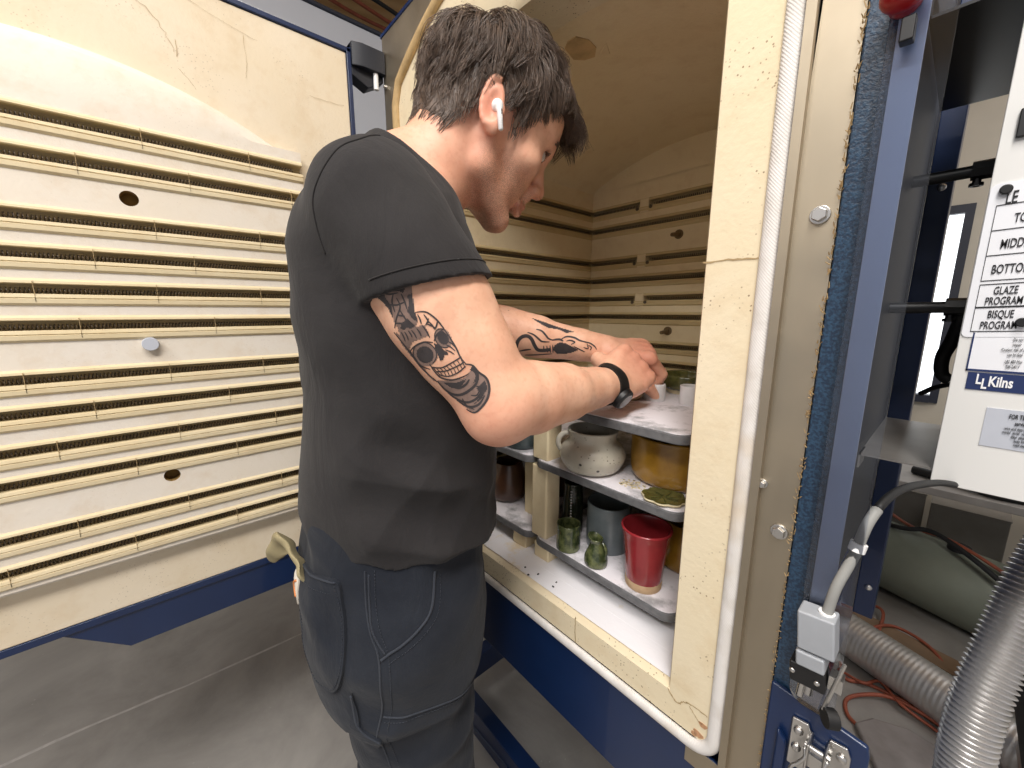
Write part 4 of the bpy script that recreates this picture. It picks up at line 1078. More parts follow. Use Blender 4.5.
# head
def hc(a, b, ra, rb, k=.012, mode='u'): body.cone(H(*a), H(*b), ra, rb, k, mode)
def he(c, r, k=.012, mode='u', ax=HAX): body.ell(H(*c), r, ax, k, mode)
he((0, .006, .046), (.0765, .098, .088), 0.015)
he((0, .050, .018), (.0665, .060, .072), .02)
he((0, .052, -.038), (.0535, .050, .066), .02)
for s_ in (-1, 1):
    hc((s_*.058, .006, -.020), (s_*.050, .018, -.060), .0165, .0165, .018)
    hc((s_*.050, .018, -.060), (s_*.020, .082, -.098), .0165, .0150, .016)
    he((s_*.046, .070, -.016), (.021, .024, .018), .018)
    he((s_*.050, .055, .048), (.018, .036, .026), .015)
    hc((s_*.010, .104, .030), (s_*.043, .088, .033), .0125, .0110, .012)      # brow
he((0, .086, -.100), (.020, .017, .015), .014)
he((0, .094, .055), (.046, .016, .035), .02)
for s_ in (-1, 1): he((s_*.033, .104, .010), (.0155, .0150, .0105), .010, 's')
hc((0, .104, .022), (0, .124, -.018), .0085, .0105, .010)
he((0, .1255, -.0225), (.0115, .0115, .0105), .006)
for s_ in (-1, 1): he((s_*.0125, .1165, -.0265), (.0085, .0100, .0080), .005); he((s_*.0065, .1225, -.0335), (.0040, .0055, .0035), .003, 's')
hc((-.004, .1105, -.040), (.004, .1105, -.040), .0085, .0085, .010)
for s_ in (-1, 1):
    hc((0, .1115, -.0555), (s_*.019, .1005, -.0590), .0062, .0038, .005)
    hc((0, .1090, -.0665), (s_*.017, .0995, -.0635), .0072, .0042, .005)
    hc((0, .1175, -.0612), (s_*.023, .1025, -.0612), .0016, .0010, .003, 's')
he((0, .1005, -.0795), (.018, .006, .0050), .006, 's')
for s_ in (-1, 1):   # ears
    tl = math.radians(14); eu = HU*math.cos(tl)-HF*math.sin(tl); ef = HF*math.cos(tl)+HU*math.sin(tl)
    en = unit(HR*s_*.90-ef*.42); e2 = unit(ef-en*(ef@en)); eax = (en, e2, eu)
    C = H(s_*.0785, -.009, -.002)
    body.ell(C, (.0085, .0150, .0300), eax, .006)
    body.ell(C-eu*.024+e2*.006, (.008, .0105, .0125), eax, .006)
    body.ell(C+en*.0085+e2*.003-eu*.002, (.0065, .0090, .0185), eax, .003, 's')
    for k in range(9):
        a0, a1 = [math.radians(76+22*(k+j)) for j in (0, 1)]
        P0, P1 = [C+en*.005+e2*math.cos(a)*.0135+eu*(.0025+math.sin(a)*.0285) for a in (a0, a1)]
        body.cone(P0, P1, .0036, .0036, .003)
    body.ell(C+e2*.0130-eu*.006+en*.001, (.0055, .0050, .0075), eax, .004)
V, Q = nets(body.D, body.lo, body.h); V, Q = keep_largest(V, Q); V = smooth_mesh(V, Q, 2, .35)
# colour zones of the skin in head space
L_ = (V-HP)@np.stack([HR, HF, HU]).T
hx, hy, hz = L_.T
g = lambda x, a, b: np.clip((x-a)/(b-a), 0, 1)
beard = g(-hz, .020, .045)*g(hy, -.005, .03)*(1-g(np.abs(hz+.060), .075, .085))*(np.linalg.norm(L_, axis=1) < .17)
beard *= 1-.85*np.exp(-(((hx)/.022)**2+((hz+.061)/.007)**2))*(hy > .09)
lips = np.exp(-((hz+.0612)/.0085)**4)*(np.abs(hx) < .022)*(hy > .094)
red = .8*np.exp(-(((np.abs(hx)-.080)/.016)**2+((hy+.010)/.028)**2+((hz)/.04)**2))+.5*np.exp(-((hx/.02)**2+((hy-.12)/.02)**2+((hz+.02)/.02)**2))
for P, r in ((EL_R-np.array([.0, .01, .03]), .055), (EL_L, .05)): red += .75*np.exp(-(np.linalg.norm(V-P, axis=1)/r)**2)
red += .45*np.exp(-(np.linalg.norm(V-H(.05, -.01, -.06), axis=1)/.085)**2)
for P, r in ((KN_R, .055), (KN_L, .055)): red += .9*np.exp(-(np.linalg.norm(V-P, axis=1)/r)**2)
skin_o = npmesh('body', V, Q, [], man)
def attr(o, name, val):
    a = o.data.attributes.new(name, 'FLOAT', 'POINT'); a.data.foreach_set('value', np.asarray(val, np.float32))
attr(skin_o, 'stubble', beard); attr(skin_o, 'flush', np.clip(red, 0, 1)); attr(skin_o, 'lips', lips)
def skin_mat():
    t = NT('skin')
    def at(n_):
        a = t.n.new('ShaderNodeAttribute'); a.attribute_name = n_; return a.outputs['Fac']
    c = t.mix(t.ramp(t.noise(26, 4), .35, .65), lin(234, 187, 158), lin(224, 171, 142))
    c = t.mix(t.mul(t.ramp(t.noise(150, 3), .5, .7), .25), c, lin(196, 132, 108))
    c = t.mix(t.mul(at('flush'), .6), c, lin(204, 118, 98))
    c = t.mix(t.mul(at('lips'), .55), c, lin(176, 96, 88))
    st = t.mul(at('stubble'), t.ramp(t.noise(900, 2), .40, .62))
    c = t.mix(t.mul(st, .55), c, lin(96, 72, 60))
    mo = t.mul(t.ramp(t.voro(24), .035, .05, (1, 1, 1, 1), (0, 0, 0, 1)), t.ramp(t.noise(13), .50, .52))
    c = t.mix(t.mul(mo, .7), c, lin(120, 74, 56))
    t.color(c); t.set(Roughness=.48, Subsurface_Weight=.10, Subsurface_Radius=(.012, .005, .003), Subsurface_Scale=.6, Specular_IOR_Level=.4)
    t.bump(t.noise(420, 3), .12, .0008); t.bump(t.noise(60, 3), .08, .002); M['skin'] = t.m
skin_mat(); skin_o.data.materials.append(M['skin'])
# eyes added to the same body mesh
simple('eye_white', lin(214, 206, 200), .2, 0, .03); simple('eye_iris', lin(52, 40, 32), .15)
bm = bmesh.new(); bm.from_mesh(skin_o.data); off = rootloc(man)
for m_ in ('eye_white', 'eye_iris'): skin_o.data.materials.append(M[m_])
for s_ in (-1, 1):
    c = Vector(H(s_*.0325, .0885, .0095))-off; vv = bmesh.ops.create_uvsphere(bm, u_segments=20, v_segments=14, radius=.0122, matrix=Matrix.Translation(c))['verts']
    gz = Vector(HF*.85-HU*.5).normalized(); fs = {f for v in vv for f in v.link_faces}
    for f in fs: f.material_index = 2 if ((f.calc_center_median()-c).normalized().dot(gz) > .88) else 1; f.smooth = True
bm.to_mesh(skin_o.data); bm.free()
SKIN_BVH = BVHTree.FromPolygons(V.tolist(), Q.tolist())
del body

# ---------------- clothes
def fabric(key, c1, c2, rough=.9, weave=900, fold=.25):
    t = NT(key); n = t.ramp(t.noise(7, 6, .65), .35, .7)
    c = t.mix(n, c1, c2); c = t.mix(t.mul(t.ramp(t.noise(weave, 2), .35, .65), .25), c, tuple(x*.6 for x in c1[:3])+(1,))
    t.color(c); t.set(Roughness=rough, Specular_IOR_Level=.2, Sheen_Weight=.08, Sheen_Roughness=.5)
    t.bump(t.noise(weave, 2), .15, .0006); t.bump(t.noise(13, 5, .6, (1, 1, .6), 1.2), fold*1.6, .008); M[key] = t.m
fabric('shirt_cotton', lin(43, 41, 42), lin(53, 51, 51))
fabric('trouser_canvas', lin(27, 31, 40), lin(44, 48, 56), .85, 700, .3)
fabric('seam_thread', lin(42, 46, 55), lin(62, 66, 74), .9, 900, .05)
fabric('shirt_seam', lin(38, 36, 36), lin(46, 44, 44), .9, 900, .05)
SHIRT = [(.93, -.556, .256, .174, .138), (.98, -.554, .258, .172, .139), (1.08, -.553, .262, .168, .139), (1.20, -.558, .268, .178, .131),
         (1.30, -.569, .263, .186, .130), (1.38, -.576, .266, .178, .122), (1.44, -.574, .268, .143, .102), (1.49, -.562, .285, .082, .080), (1.53, -.55, .30, .06, .065)]
sh = Field((-.88, .02, .95), (-.30, .50, 1.56), .0028)
rng = np.random.RandomState(3)
waves = [(rng.uniform(-1, 1, 3)*np.array([26, 26, 18]), rng.uniform(0, 6.28), rng.uniform(.5, 1)) for _ in range(9)]
waves2 = [(rng.uniform(-1, 1, 3)*np.array([70, 70, 60])+np.array([20, -10, 45]), rng.uniform(0, 6.28), rng.uniform(.5, 1)) for _ in range(6)]
def creases(X, Y, Z, amp):
    m_ = np.clip(.5+1.2*np.sin(X*19+Y*9+1)*np.sin(Z*17+Y*11), 0, 1); s_ = 0
    for kv, ph, w in waves2: s_ = s_+w*np.abs(np.sin(X*kv[0]*.5+Y*kv[1]*.5+Z*kv[2]*.5+ph))
    return amp*m_*(s_/3-.7)
def folds(X, Y, Z, amp):
    s_ = 0
    for kv, ph, w in waves: s_ = s_+w*np.sin(X*kv[0]+Y*kv[1]+Z*kv[2]*1.3+ph)
    return amp*s_/3
HEMZ = 1.000
sh.op(lambda X, Y, Z: f_loft(X, Y, Z, SHIRT, 0, HEMZ-.01, 1.53)+folds(X, Y, Z, .0022+.004*np.clip((1.15-Z)/.2, 0, 1))+creases(X, Y, Z, .006+.016*np.clip((1.25-Z)/.2, 0, 1)), (-.80, .05, .92), (-.36, .46, 1.53), 0)
for S_, E_ in ((SH_R, EL_R), (SH_L, EL_L)):
    a_ = unit(E_-S_); cut = S_+(E_-S_)*.40; pn = unit(a_*.45+np.array([.0, .0, -.6]))
    sh.cone(NB-np.array([0.01, .034, .026]), S_-UP*.008, .062, .058, .045)
    sh.cone(S_-R_B*.05*(1 if S_ is SH_R else -1)-F_B*.035-UP*.025, S_-R_B*.05*(1 if S_ is SH_R else -1)-F_B*.020-UP*.12, .052, .058, .05)   # shoulder blade
    def sleeve(X, Y, Z, a_=a_, cut=cut, S_=S_, pn=pn):
        o = smin(f_cone(X, Y, Z, S_, cut+a_*.08, .0665, .0725), f_cone(X, Y, Z, S_-a_*.01-R_B*.0, S_+(cut-S_)*.8, .0655, .067), .02)
        o = o+folds(X, Y, Z, .0022)+creases(X, Y, Z, .006)
        pl_ = (X-cut[0])*pn[0]+(Y-cut[1])*pn[1]+(Z-cut[2])*pn[2]
        bore = np.maximum(f_cone(X, Y, Z, cut-a_*.05, cut+a_*.1, .0610, .0660), -pl_-.03)
        return np.maximum(np.maximum(o, pl_), -bore)
    sh.op(sleeve, np.minimum(S_, cut)-.09, np.maximum(S_, cut)+.1, .009)
# neck opening
nd = unit(H(0, -.022, -.055)-NB); cp0 = np.array([-.535, .312, 1.472]); cn = unit(F_B*.66+UP*.74)
sh.cone(NB-F_B*.012-UP*.01, NB+nd*.050-F_B*.002, .073, .0700, .03)
sh.op(lambda X, Y, Z: np.maximum(-((X-cp0[0])*cn[0]+(Y-cp0[1])*cn[1]+(Z-cp0[2])*cn[2]), f_cone(X, Y, Z, NB, NB+nd*.15, .112, .112)), NB-.13, NB+.20, 0.004, 's')
sh.cone(NB-nd*.01, NB+nd*.12, .0660, .0625, .004, 's')
sh.op(lambda X, Y, Z: Z-(HEMZ-.10*((X+.575)*F_B[0]+(Y-.24)*F_B[1])+.005*np.sin((X*R_B[0]+Y*R_B[1])*22+1)+.003*np.sin((X+Y)*61)), (-.80, .02, .90), (-.3, .5, 1.02), 0, 's')
V, Q = nets(sh.D, sh.lo, sh.h); V, Q = keep_largest(V, Q); V = smooth_mesh(V, Q, 2, .4)
shirt = npmesh('t_shirt', V, Q, ['shirt_cotton'], man); SHIRT_BVH = BVHTree.FromPolygons(V.tolist(), Q.tolist()); del sh

# ribbed collar: a soft band along the neck edge
cu_ = unit(np.cross(cn, F_B)); cv = np.cross(cn, cu_); cq = cp0-cn*.006; co = []
for k in range(48):
    a = 2*PI*k/48; d = cu_*math.cos(a)+cv*math.sin(a); hit = SHIRT_BVH.ray_cast(Vector(cq), Vector(d))
    r_ = min(max((np.array(hit[0])-cq)@d, .05), .095) if hit[0] is not None else .07
    co.append(r_)
for _ in range(3): co = [(co[k-1]+2*co[k]+co[(k+1) % 48])/4 for k in range(48)]
rg = [cq+(cu_*math.cos(2*PI*k/48)+cv*math.sin(2*PI*k/48))*(co[k]+.0045) for k in range(48)]
MB().tube([p+cn*.002 for p in rg], .0062, 12, False, True, 1.0).build('collar', 'shirt_seam', shirt, smooth=180)
PELV = [(.70, -.585, .232, .150, .10), (.78, -.568, .244, .176, .132), (.86, -.566, .242, .182, .140), (.93, -.563, .246, .178, .138), (1.06, -.562, .250, .160, .126)]
HI_R, KN_, AN_R = np.array([-.492, .222, .88]), np.array([-.515, .248, .50]), np.array([-.545, .195, .10])
HI_L, KL_, AN_L = np.array([-.660, .262, .88]), np.array([-.690, .300, .50]), np.array([-.705, .255, .10])
pa_ = Field((-.88, .00, .03), (-.33, .46, 1.06), .0036)
pa_.op(lambda X, Y, Z: f_loft(X, Y, Z, PELV, 0, .76, 1.04)+folds(X, Y, Z, .0025), (-.80, .05, .72), (-.36, .46, 1.04), 0)
for h_, k_, a_ in ((HI_R, KN_, AN_R), (HI_L, KL_, AN_L)):
    pa_.chain([h_, h_*.5+k_*.5, k_, k_*.5+a_*.5, a_-UP*.03], [.108, .098, .088, .086, .084], .03)
pa_.op(lambda X, Y, Z: np.maximum(Z-.055, -(Z+1)), (-.88, 0, .0), (-.3, .46, .055), 0, 's')
sl, X, Y, Z = pa_.block((-9, -9, 0), (9, 9, 9)); pa_.D += creases(X, Y, Z, .012).astype(np.float32)+(.0022*np.sin(X*35+Z*18)*np.sin(Y*27-Z*30+1)+.0*Z).astype(np.float32)
V, Q = nets(pa_.D, pa_.lo, pa_.h); V, Q = keep_largest(V, Q); V = smooth_mesh(V, Q, 2, .4)
trousers = npmesh('trousers', V, Q, ['trouser_canvas'], man); TR_BVH = BVHTree.FromPolygons(V.tolist(), Q.tolist()); del pa_
# boots
for a_, s_ in ((AN_R, 1), (AN_L, -1)):
    b = Field(a_-np.array([.12, .14, .10]), a_+np.array([.20, .26, .08]), .004)
    d = unit(F_B+R_B*.15*s_); fl = lambda f_, z, s2=0: np.array([a_[0], a_[1], 0])+d*f_+UP*z
    b.chain([fl(-.045, .045), fl(.04, .05), fl(.12, .042), fl(.165, .036)], [.042, .046, .044, .034], .02)
    b.chain([fl(-.02, .06), fl(-.01, .15)], [.045, .05], .02)
    b.op(lambda X, Y, Z: Z-.004, a_-.3, a_+.3, 0, 's')
    V, Q = nets(b.D, b.lo, b.h); V, Q = keep_largest(V, Q); V = smooth_mesh(V, Q, 2, .4); npmesh('boot', V, Q, ['black_rubber'], man)
# ------------------------------------------------------------------ hair: locks of strands combed away from the crown
simple('hair_brown', lin(108, 88, 74), .45, 0, .45, 160, 0, 200, 0, .6)
rng = np.random.RandomState(11)
EC, ER = np.array([0, .006, .046]), np.array([.0765, .098, .088])
def hairline(x, y):
    """lowest z (head space) at which hair grows, by position from nape to forehead"""
    yy = [-.12, -.075, -.050, -.032, -.022, .004, .016, .026, .038, .050, .068, .085, .12]
    zz = [-.112, -.108, -.070, -.012, .022, .036, .020, -.014, -.006, .040, .058, .080, .082]
    return np.interp(y, yy, zz)
N0 = 60000
dirs = rng.normal(size=(N0, 3)); dirs /= np.linalg.norm(dirs, axis=1)[:, None]
P = EC+dirs*ER
lowm = P[:, 2] < EC[2]; P[lowm, 2] = EC[2]+(P[lowm, 2]-EC[2])/.38
ok = P[:, 2] > hairline(P[:, 0], P[:, 1]); P = P[ok]
area_w = rng.rand(len(P)) < 1.0; P = P[:15000]
def nrm(p):
    q = p-EC; q = q*np.where((np.arange(3) == 2) & (q[..., 2:3] < 0), .40, 1.); n = q/ER**2; return n/np.linalg.norm(n, axis=-1, keepdims=True)
CROWN = np.array([.012, -.060, .125])
def flow(p):
    d = p-CROWN; d = d/np.maximum(np.linalg.norm(d, axis=-1, keepdims=True), .01)
    side = np.clip((np.abs(p[..., 0:1])-.035)/.035, 0, 1)
    back = np.clip((-p[..., 1:2]-.01)/.05, 0, 1)
    d = d+np.array([0, 0, -.55])*side+np.array([0, -.35, -.35])*side*back
    top = np.clip((p[..., 2:3]-.07)/.04, 0, 1)*np.clip((p[..., 1:2]+.04)/.06, 0, 1)
    d = d*(1-.6*top)+np.array([.10, .9, .05])*top
    n = nrm(p); d = d-n*np.sum(d*n, -1, keepdims=True)
    return d/np.maximum(np.linalg.norm(d, axis=-1, keepdims=True), 1e-6)
def grow(P, L, lift, steps, jit):
    pts = [P.copy()]; p = P.copy(); base = P.copy(); st = (L/steps)[:, None]; h = np.zeros(len(P))
    fl0 = None
    for i in range(steps):
        t = (i+1)/steps
        d = flow(base)+jit*(1+t)
        d = np.where((base[:, 1] > .080)[:, None] & (base[:, 2] > .075)[:, None], np.array([.10, .90, -.16])+jit*.7, d)
        d /= np.linalg.norm(d, axis=1)[:, None]
        base = base+d*st
        qq = base-EC; qq[:, 2] *= np.where(qq[:, 2] < 0, .38, 1.); k = np.linalg.norm(qq/ER, axis=1)
        over = (base[:, 1] > .088)                           # fringe leaves the forehead
        bs = base.copy(); bs[:, :2] = EC[:2]+(base[:, :2]-EC[:2])/k[:, None]; up_ = base[:, 2] > EC[2]; bs[up_, 2] = EC[2]+(base[up_, 2]-EC[2])/k[up_]
        base = np.where(over[:, None], base+np.array([0, .0005, -.0022])*t, bs)
        hh = lift*np.sin(min(1, t*1.35)*PI/2)*(1-.25*t)
        pts.append(base+nrm(base)*hh[:, None])
    return np.stack(pts, 1)
tp = np.clip((P[:, 2]-.03)/.08, 0, 1); fr_ = np.clip((P[:, 1]-.03)/.05, 0, 1)*tp; nape = np.clip((.01-P[:, 2])/.04, 0, 1)
L = .036+.030*tp-.014*fr_-.010*nape+rng.uniform(-.008, .008, len(P)); tmp_ = np.clip((np.abs(P[:, 0])-.025)/.02, 0, 1)*np.clip((P[:, 1]-.035)/.02, 0, 1)*np.clip((.115-P[:, 2])/.03, 0, 1); L *= 1-.62*tmp_; L += .006*fr_*(1-tmp_); burn = (P[:, 1] > .012) & (P[:, 2] < .03); L[burn] = .016
nap2 = np.clip((-.02-P[:, 2])/.06, 0, 1); bk = np.clip((-P[:, 1]-.02)/.05, 0, 1)
lift = .0070+.0230*tp+.010*fr_-.0020*nape+.010*bk*np.clip((P[:, 2]+.02)/.06, 0, 1); lift[burn] = .0025; lift += .013*nap2*np.clip((-P[:, 1]-.02)/.03, 0, 1)
lift *= rng.uniform(.25, 1.12, len(P))*np.clip(np.linalg.norm(P-CROWN, axis=1)/.035, .45, 1)
# locks
NG = 520; gi = rng.choice(len(P), NG, False); G = P[gi]
near = np.empty(len(P), int)
for a in range(0, len(P), 2000): near[a:a+2000] = ((P[a:a+2000, None, :]-G[None])**2).sum(2).argmin(1)
gj = rng.normal(scale=.22, size=(NG, 3)); steps = 9
strands = grow(P, L, lift, steps, gj[near]+rng.normal(scale=.06, size=(len(P), 3)))
guides = grow(G, L[gi], lift[gi]*1.0+.001, steps, gj)
w = (np.linspace(0, 1, steps+1)**1.3*.62)[None, :, None]
cl_ = guides[near]; cl_ = cl_+(strands[:, :1]-cl_[:, :1])*np.linspace(1, .35, steps+1)[None, :, None]
strands = strands*(1-w)+cl_*w
def strand_mesh(name, S, r0, mat, parent, sides=3):
    n, m, _ = S.shape
    T = np.gradient(S, axis=1); T /= np.maximum(np.linalg.norm(T, axis=2, keepdims=True), 1e-9)
    u = np.cross(T, np.array([.3, .2, .93])); u /= np.maximum(np.linalg.norm(u, axis=2, keepdims=True), 1e-9); v = np.cross(T, u)
    rad = r0*np.linspace(1, .25, m)[None, :, None]*rng.uniform(.7, 1.2, (n, 1, 1))
    rings = np.stack([S+(u*math.cos(2*PI*k/sides)+v*math.sin(2*PI*k/sides))*rad for k in range(sides)], 2)
    V = rings.reshape(-1, 3); base = (np.arange(n)*m*sides)[:, None, None]
    i = np.arange(m-1)[None, :, None]; k = np.arange(sides)[None, None, :]; k2 = (k+1) % sides
    Q = np.stack([base+i*sides+k, base+i*sides+k2, base+(i+1)*sides+k2, base+(i+1)*sides+k], -1).reshape(-1, 4)
    return npmesh(name, V, Q, [mat], parent)
WM = np.stack([HR, HF, HU])
hair = strand_mesh('hair', HP+strands@WM, .00062, 'hair_brown', man)
hair['kind'] = 'stuff'
# dark scalp under the locks
sv, sq = [], []; nu, nv = 96, 60; gd = {}
for i in range(nu):
    for j in range(nv+1):
        th = PI*j/nv; a = 2*PI*i/nu; d = np.array([math.sin(th)*math.cos(a), math.sin(th)*math.sin(a), math.cos(th)])
        p = d*(ER+.0028); p[2] = p[2]/.38 if p[2] < 0 else p[2]; p = EC+p
        gd[i, j] = p
cap = MB(); idx = {}
for i in range(nu):
    for j in range(nv):
        q = [(i, j), ((i+1) % nu, j), ((i+1) % nu, j+1), (i, j+1)]
        if all(gd[c][2] > hairline(0, gd[c][1])+.004 for c in q):
            for c in q:
                if c not in idx: idx[c] = len(cap.v); cap.v.append(tuple(HP+gd[c]@WM))
            cap.f.append(tuple(idx[c] for c in q)); cap.mi.append(0)
cap.build('hair_base', 'hair_brown', hair, smooth=180)
# eyebrows and lashes
bp = []
for s_ in (-1, 1):
    for k in range(150):
        t = rng.rand(); x = s_*(.012+.034*t); y = .1150-.022*t**1.6+.0005; z = .0335+.006*math.sin(t*2.6)-.003*t+rng.uniform(-.004, .004)*(1-.5*t)
        d = np.array([s_*.9, -.35, .25-.6*t])*.009
        b0 = np.array([x, y, z]); bp.append([b0+d*q_+np.array([0, .0018*math.sin(PI*q_), 0]) for q_ in (0, .33, .66, 1)])
    for k in range(46):
        t = k/45; a = -1.15+2.3*t; x = s_*.0325+.0135*math.sin(a); z = .0125+.0030*math.cos(a); y = .0885+.0120*math.cos(a*.9)
        b0 = np.array([x, y, z]); d = np.array([.5*math.sin(a), .8, -.10])*.009; bp.append([b0+d*q_+np.array([0, 0, .0014*q_*q_]) for q_ in (0, .33, .66, 1)])
BP = np.array(bp)
for i in range(len(BP)):      # sit the roots on the skin
    loc, n, _, _ = SKIN_BVH.find_nearest(Vector(HP+BP[i, 0]@WM)); off = np.array(loc)-(HP+BP[i, 0]@WM); off_l = WM@off
    if np.linalg.norm(off_l) < .012: BP[i] += off_l
strand_mesh('eyebrows', HP+BP@WM, .00045, 'hair_brown', man)
# ------------------------------------------------------------------ details that lie on skin and clothes
def onto(bvh, p, off=0.0):
    loc, n, i, d = bvh.find_nearest(Vector(p)); return loc+n*off
def surf_line(bvh, pts, r, off, n=8, seg=6):
    return MB().tube([onto(bvh, p, off) for p in smoothpts(pts, n)], r, seg)
def surf_patch(name, bvh, bound, th, mat, parent, n=6, rings=9):
    B = smoothpts(list(bound)+[bound[0]], n)[:-1]; c = sum(B, Vector())/len(B); rows = []
    for k in range(rings+1):
        s_ = k/rings; rows.append([tuple(onto(bvh, c+(b-c)*s_, th)) for b in B+B[:1]])
    rows.append([tuple(onto(bvh, c+(b-c)*1.012, th*.2)) for b in B+B[:1]]); rows.append([tuple(onto(bvh, c+(b-c)*1.012, -.004)) for b in B+B[:1]])
    return MB().sheet(rows).build(name, mat, parent, smooth=55), B
def stitches(name, bvh, pts, off, mat, parent, r=.0005, gap=.0035, ln=.0024, n=10):
    """a broken line of thread lying on a surface"""
    P = [onto(bvh, p, off) for p in smoothpts(pts, n)]; m = MB(); acc = 0; cur = [P[0]]; on = True
    for a, b in zip(P, P[1:]):
        L = (b-a).length; k = max(1, int(L/.0006))
        for i in range(k):
            acc += L/k; p = a.lerp(b, (i+1)/k)
            if on: cur.append(p)
            if acc > (ln if on else gap-ln):
                if on and len(cur) > 1: m.tube(cur[::2] if len(cur) > 3 else cur, r, 5)
                on = not on; acc = 0; cur = [p]
    return m.build(name, mat, parent, smooth=180)
# ---- trousers
PB = [(-.540, .102, .975), (-.515, .103, .977), (-.4894, .107, .9785), (-.4546, .1223, .9822), (-.4489, .1244, .9588), (-.444, .1237, .9391), (-.4383, .121, .913),
      (-.4355, .1175, .8867), (-.4382, .1138, .8645), (-.4566, .1093, .8352), (-.4842, .1025, .8263), (-.5023, .0984, .833), (-.522, .095, .868), (-.538, .096, .91)]
pk, PBs = surf_patch('back_pocket', TR_BVH, PB, .0042, 'trouser_canvas', trousers)
PB_C = sum((Vector(p) for p in PB), Vector())/len(PB)
inn = lambda p, k: PB_C+(Vector(p)-PB_C)*k
surf_line(TR_BVH, [inn(p, .995) for p in PB[:4]], .0014, .0044).build('pocket_edge', 'seam_thread', trousers, smooth=180)
stitches('pocket_stitching', TR_BVH, [inn(p, .93) for p in PB[3:]], .0046, 'seam_thread', trousers)
stitches('pocket_stitching', TR_BVH, [inn(p, .80)+Vector((0, 0, -.002)) for p in PB[:4]], .0046, 'seam_thread', trousers)
simple('tag_cream', lin(226, 218, 204), .7); simple('tag_orange', lin(206, 128, 74), .7)
LB = [(-.541, .1, .963), (-.523, .1, .960), (-.521, .097, .944), (-.522, .096, .926), (-.539, .097, .928), (-.541, .098, .945)]
tg, _ = surf_patch('pocket_tag', TR_BVH, LB, .0058, 'tag_cream', trousers, 3, 3); tg['label'] = 'cream cloth tag with an orange mark on the back pocket'
surf_line(TR_BVH, [(-.528, .098, .955), (-.536, .098, .950), (-.538, .097, .942), (-.534, .097, .936), (-.528, .097, .934)], .0016, .0060).build('tag_mark', 'tag_orange', trousers, smooth=180)
SS = [(-.4287, .1458, .997), (-.4274, .145, .9743), (-.4228, .1437, .9468), (-.4145, .1436, .9225), (-.4052, .1468, .8997), (-.4015, .1457, .8686), (-.408, .1468, .8191), (-.4341, .1528, .7338), (-.436, .19, .62), (-.43, .2, .5), (-.455, .19, .3), (-.46, .18, .12)]
surf_line(TR_BVH, SS, .0012, .0004).build('side_seam', 'seam_thread', trousers, smooth=180)
stitches('side_stitching', TR_BVH, [Vector(p)+Vector((.006, .010, 0)) for p in SS[:9]], .0006, 'seam_thread', trousers)
FP = [(-.3918, .2206, .9813), (-.3904, .2161, .9592), (-.3863, .2071, .9357), (-.3867, .1902, .9202), (-.3915, .1711, .9079), (-.3972, .1582, .901), (-.4023, .1488, .8937)]
surf_line(TR_BVH, FP, .0016, .0010).build('front_pocket_edge', 'seam_thread', trousers, smooth=180)
stitches('pocket_stitching', TR_BVH, [Vector(p)+Vector((.0, .008, -.008)) for p in FP], .0008, 'seam_thread', trousers)
surf_line(TR_BVH, [Vector(p)+Vector((0, .003, 0)) for p in [(-.4269, .1472, .9921), (-.4226, .1451, .9503), (-.4149, .1439, .9248), (-.4015, .1514, .8995)]], .0012, .0004).build('front_pocket_edge', 'seam_thread', trousers, smooth=180)
KS = [(-.4108, .148, .7992), (-.3978, .1722, .7946), (-.3899, .1987, .7897), (-.3866, .2281, .7836), (-.3925, .2595, .7742), (-.41, .29, .768)]
surf_line(TR_BVH, KS, .0012, .0004).build('knee_seam', 'seam_thread', trousers, smooth=180)
stitches('knee_stitching', TR_BVH, [Vector(p)-Vector((0, 0, .007)) for p in KS], .0006, 'seam_thread', trousers)
LP = [(-.434, .1214, .838), (-.4366, .1236, .8088), (-.4332, .1282, .7856), (-.4182, .1476, .7619), (-.430, .150, .742), (-.4416, .150, .728), (-.452, .138, .748), (-.447, .126, .786)]
surf_patch('tool_pocket', TR_BVH, LP, .0035, 'trouser_canvas', trousers)
surf_line(TR_BVH, LP[:4], .0014, .0038).build('pocket_edge', 'seam_thread', trousers, smooth=180)
# waistband edge just under the shirt hem
# ---- rag in the back pocket
simple('tan_cloth', lin(158, 146, 112), .9, 0, .25, 40, .3, 120)
gl = MB(); gp = smoothpts([(-.607, .077, .950), (-.589, .088, .975), (-.571, .094, .991), (-.553, .098, .985), (-.537, .099, .977), (-.523, .100, .971), (-.516, .103, .955)], 8)
gr = np.interp(np.linspace(0, 1, len(gp)), [0, .12, .30, .45, .58, .72, 1], [.003, .014, .019, .015, .010, .0145, .009])
gl.tube(gp, list(gr), 28, True, False, .30, up=(.8, -.5, .2))
rnd = random.Random(8); w_ = [(Vector((rnd.uniform(-1, 1), rnd.uniform(-1, 1), rnd.uniform(-1, 1)))*150, rnd.uniform(0, 6)) for _ in range(5)]
gl.v = [tuple(Vector(v)+Vector((.3, -1, .6)).normalized()*.0022*sum(math.sin(Vector(v).dot(k)+p) for k, p in w_)) for v in gl.v]
tag(gl.build('cloth_rag', 'tan_cloth', smooth=60), 'crumpled tan cloth sticking out of the back trouser pocket', 'cloth')
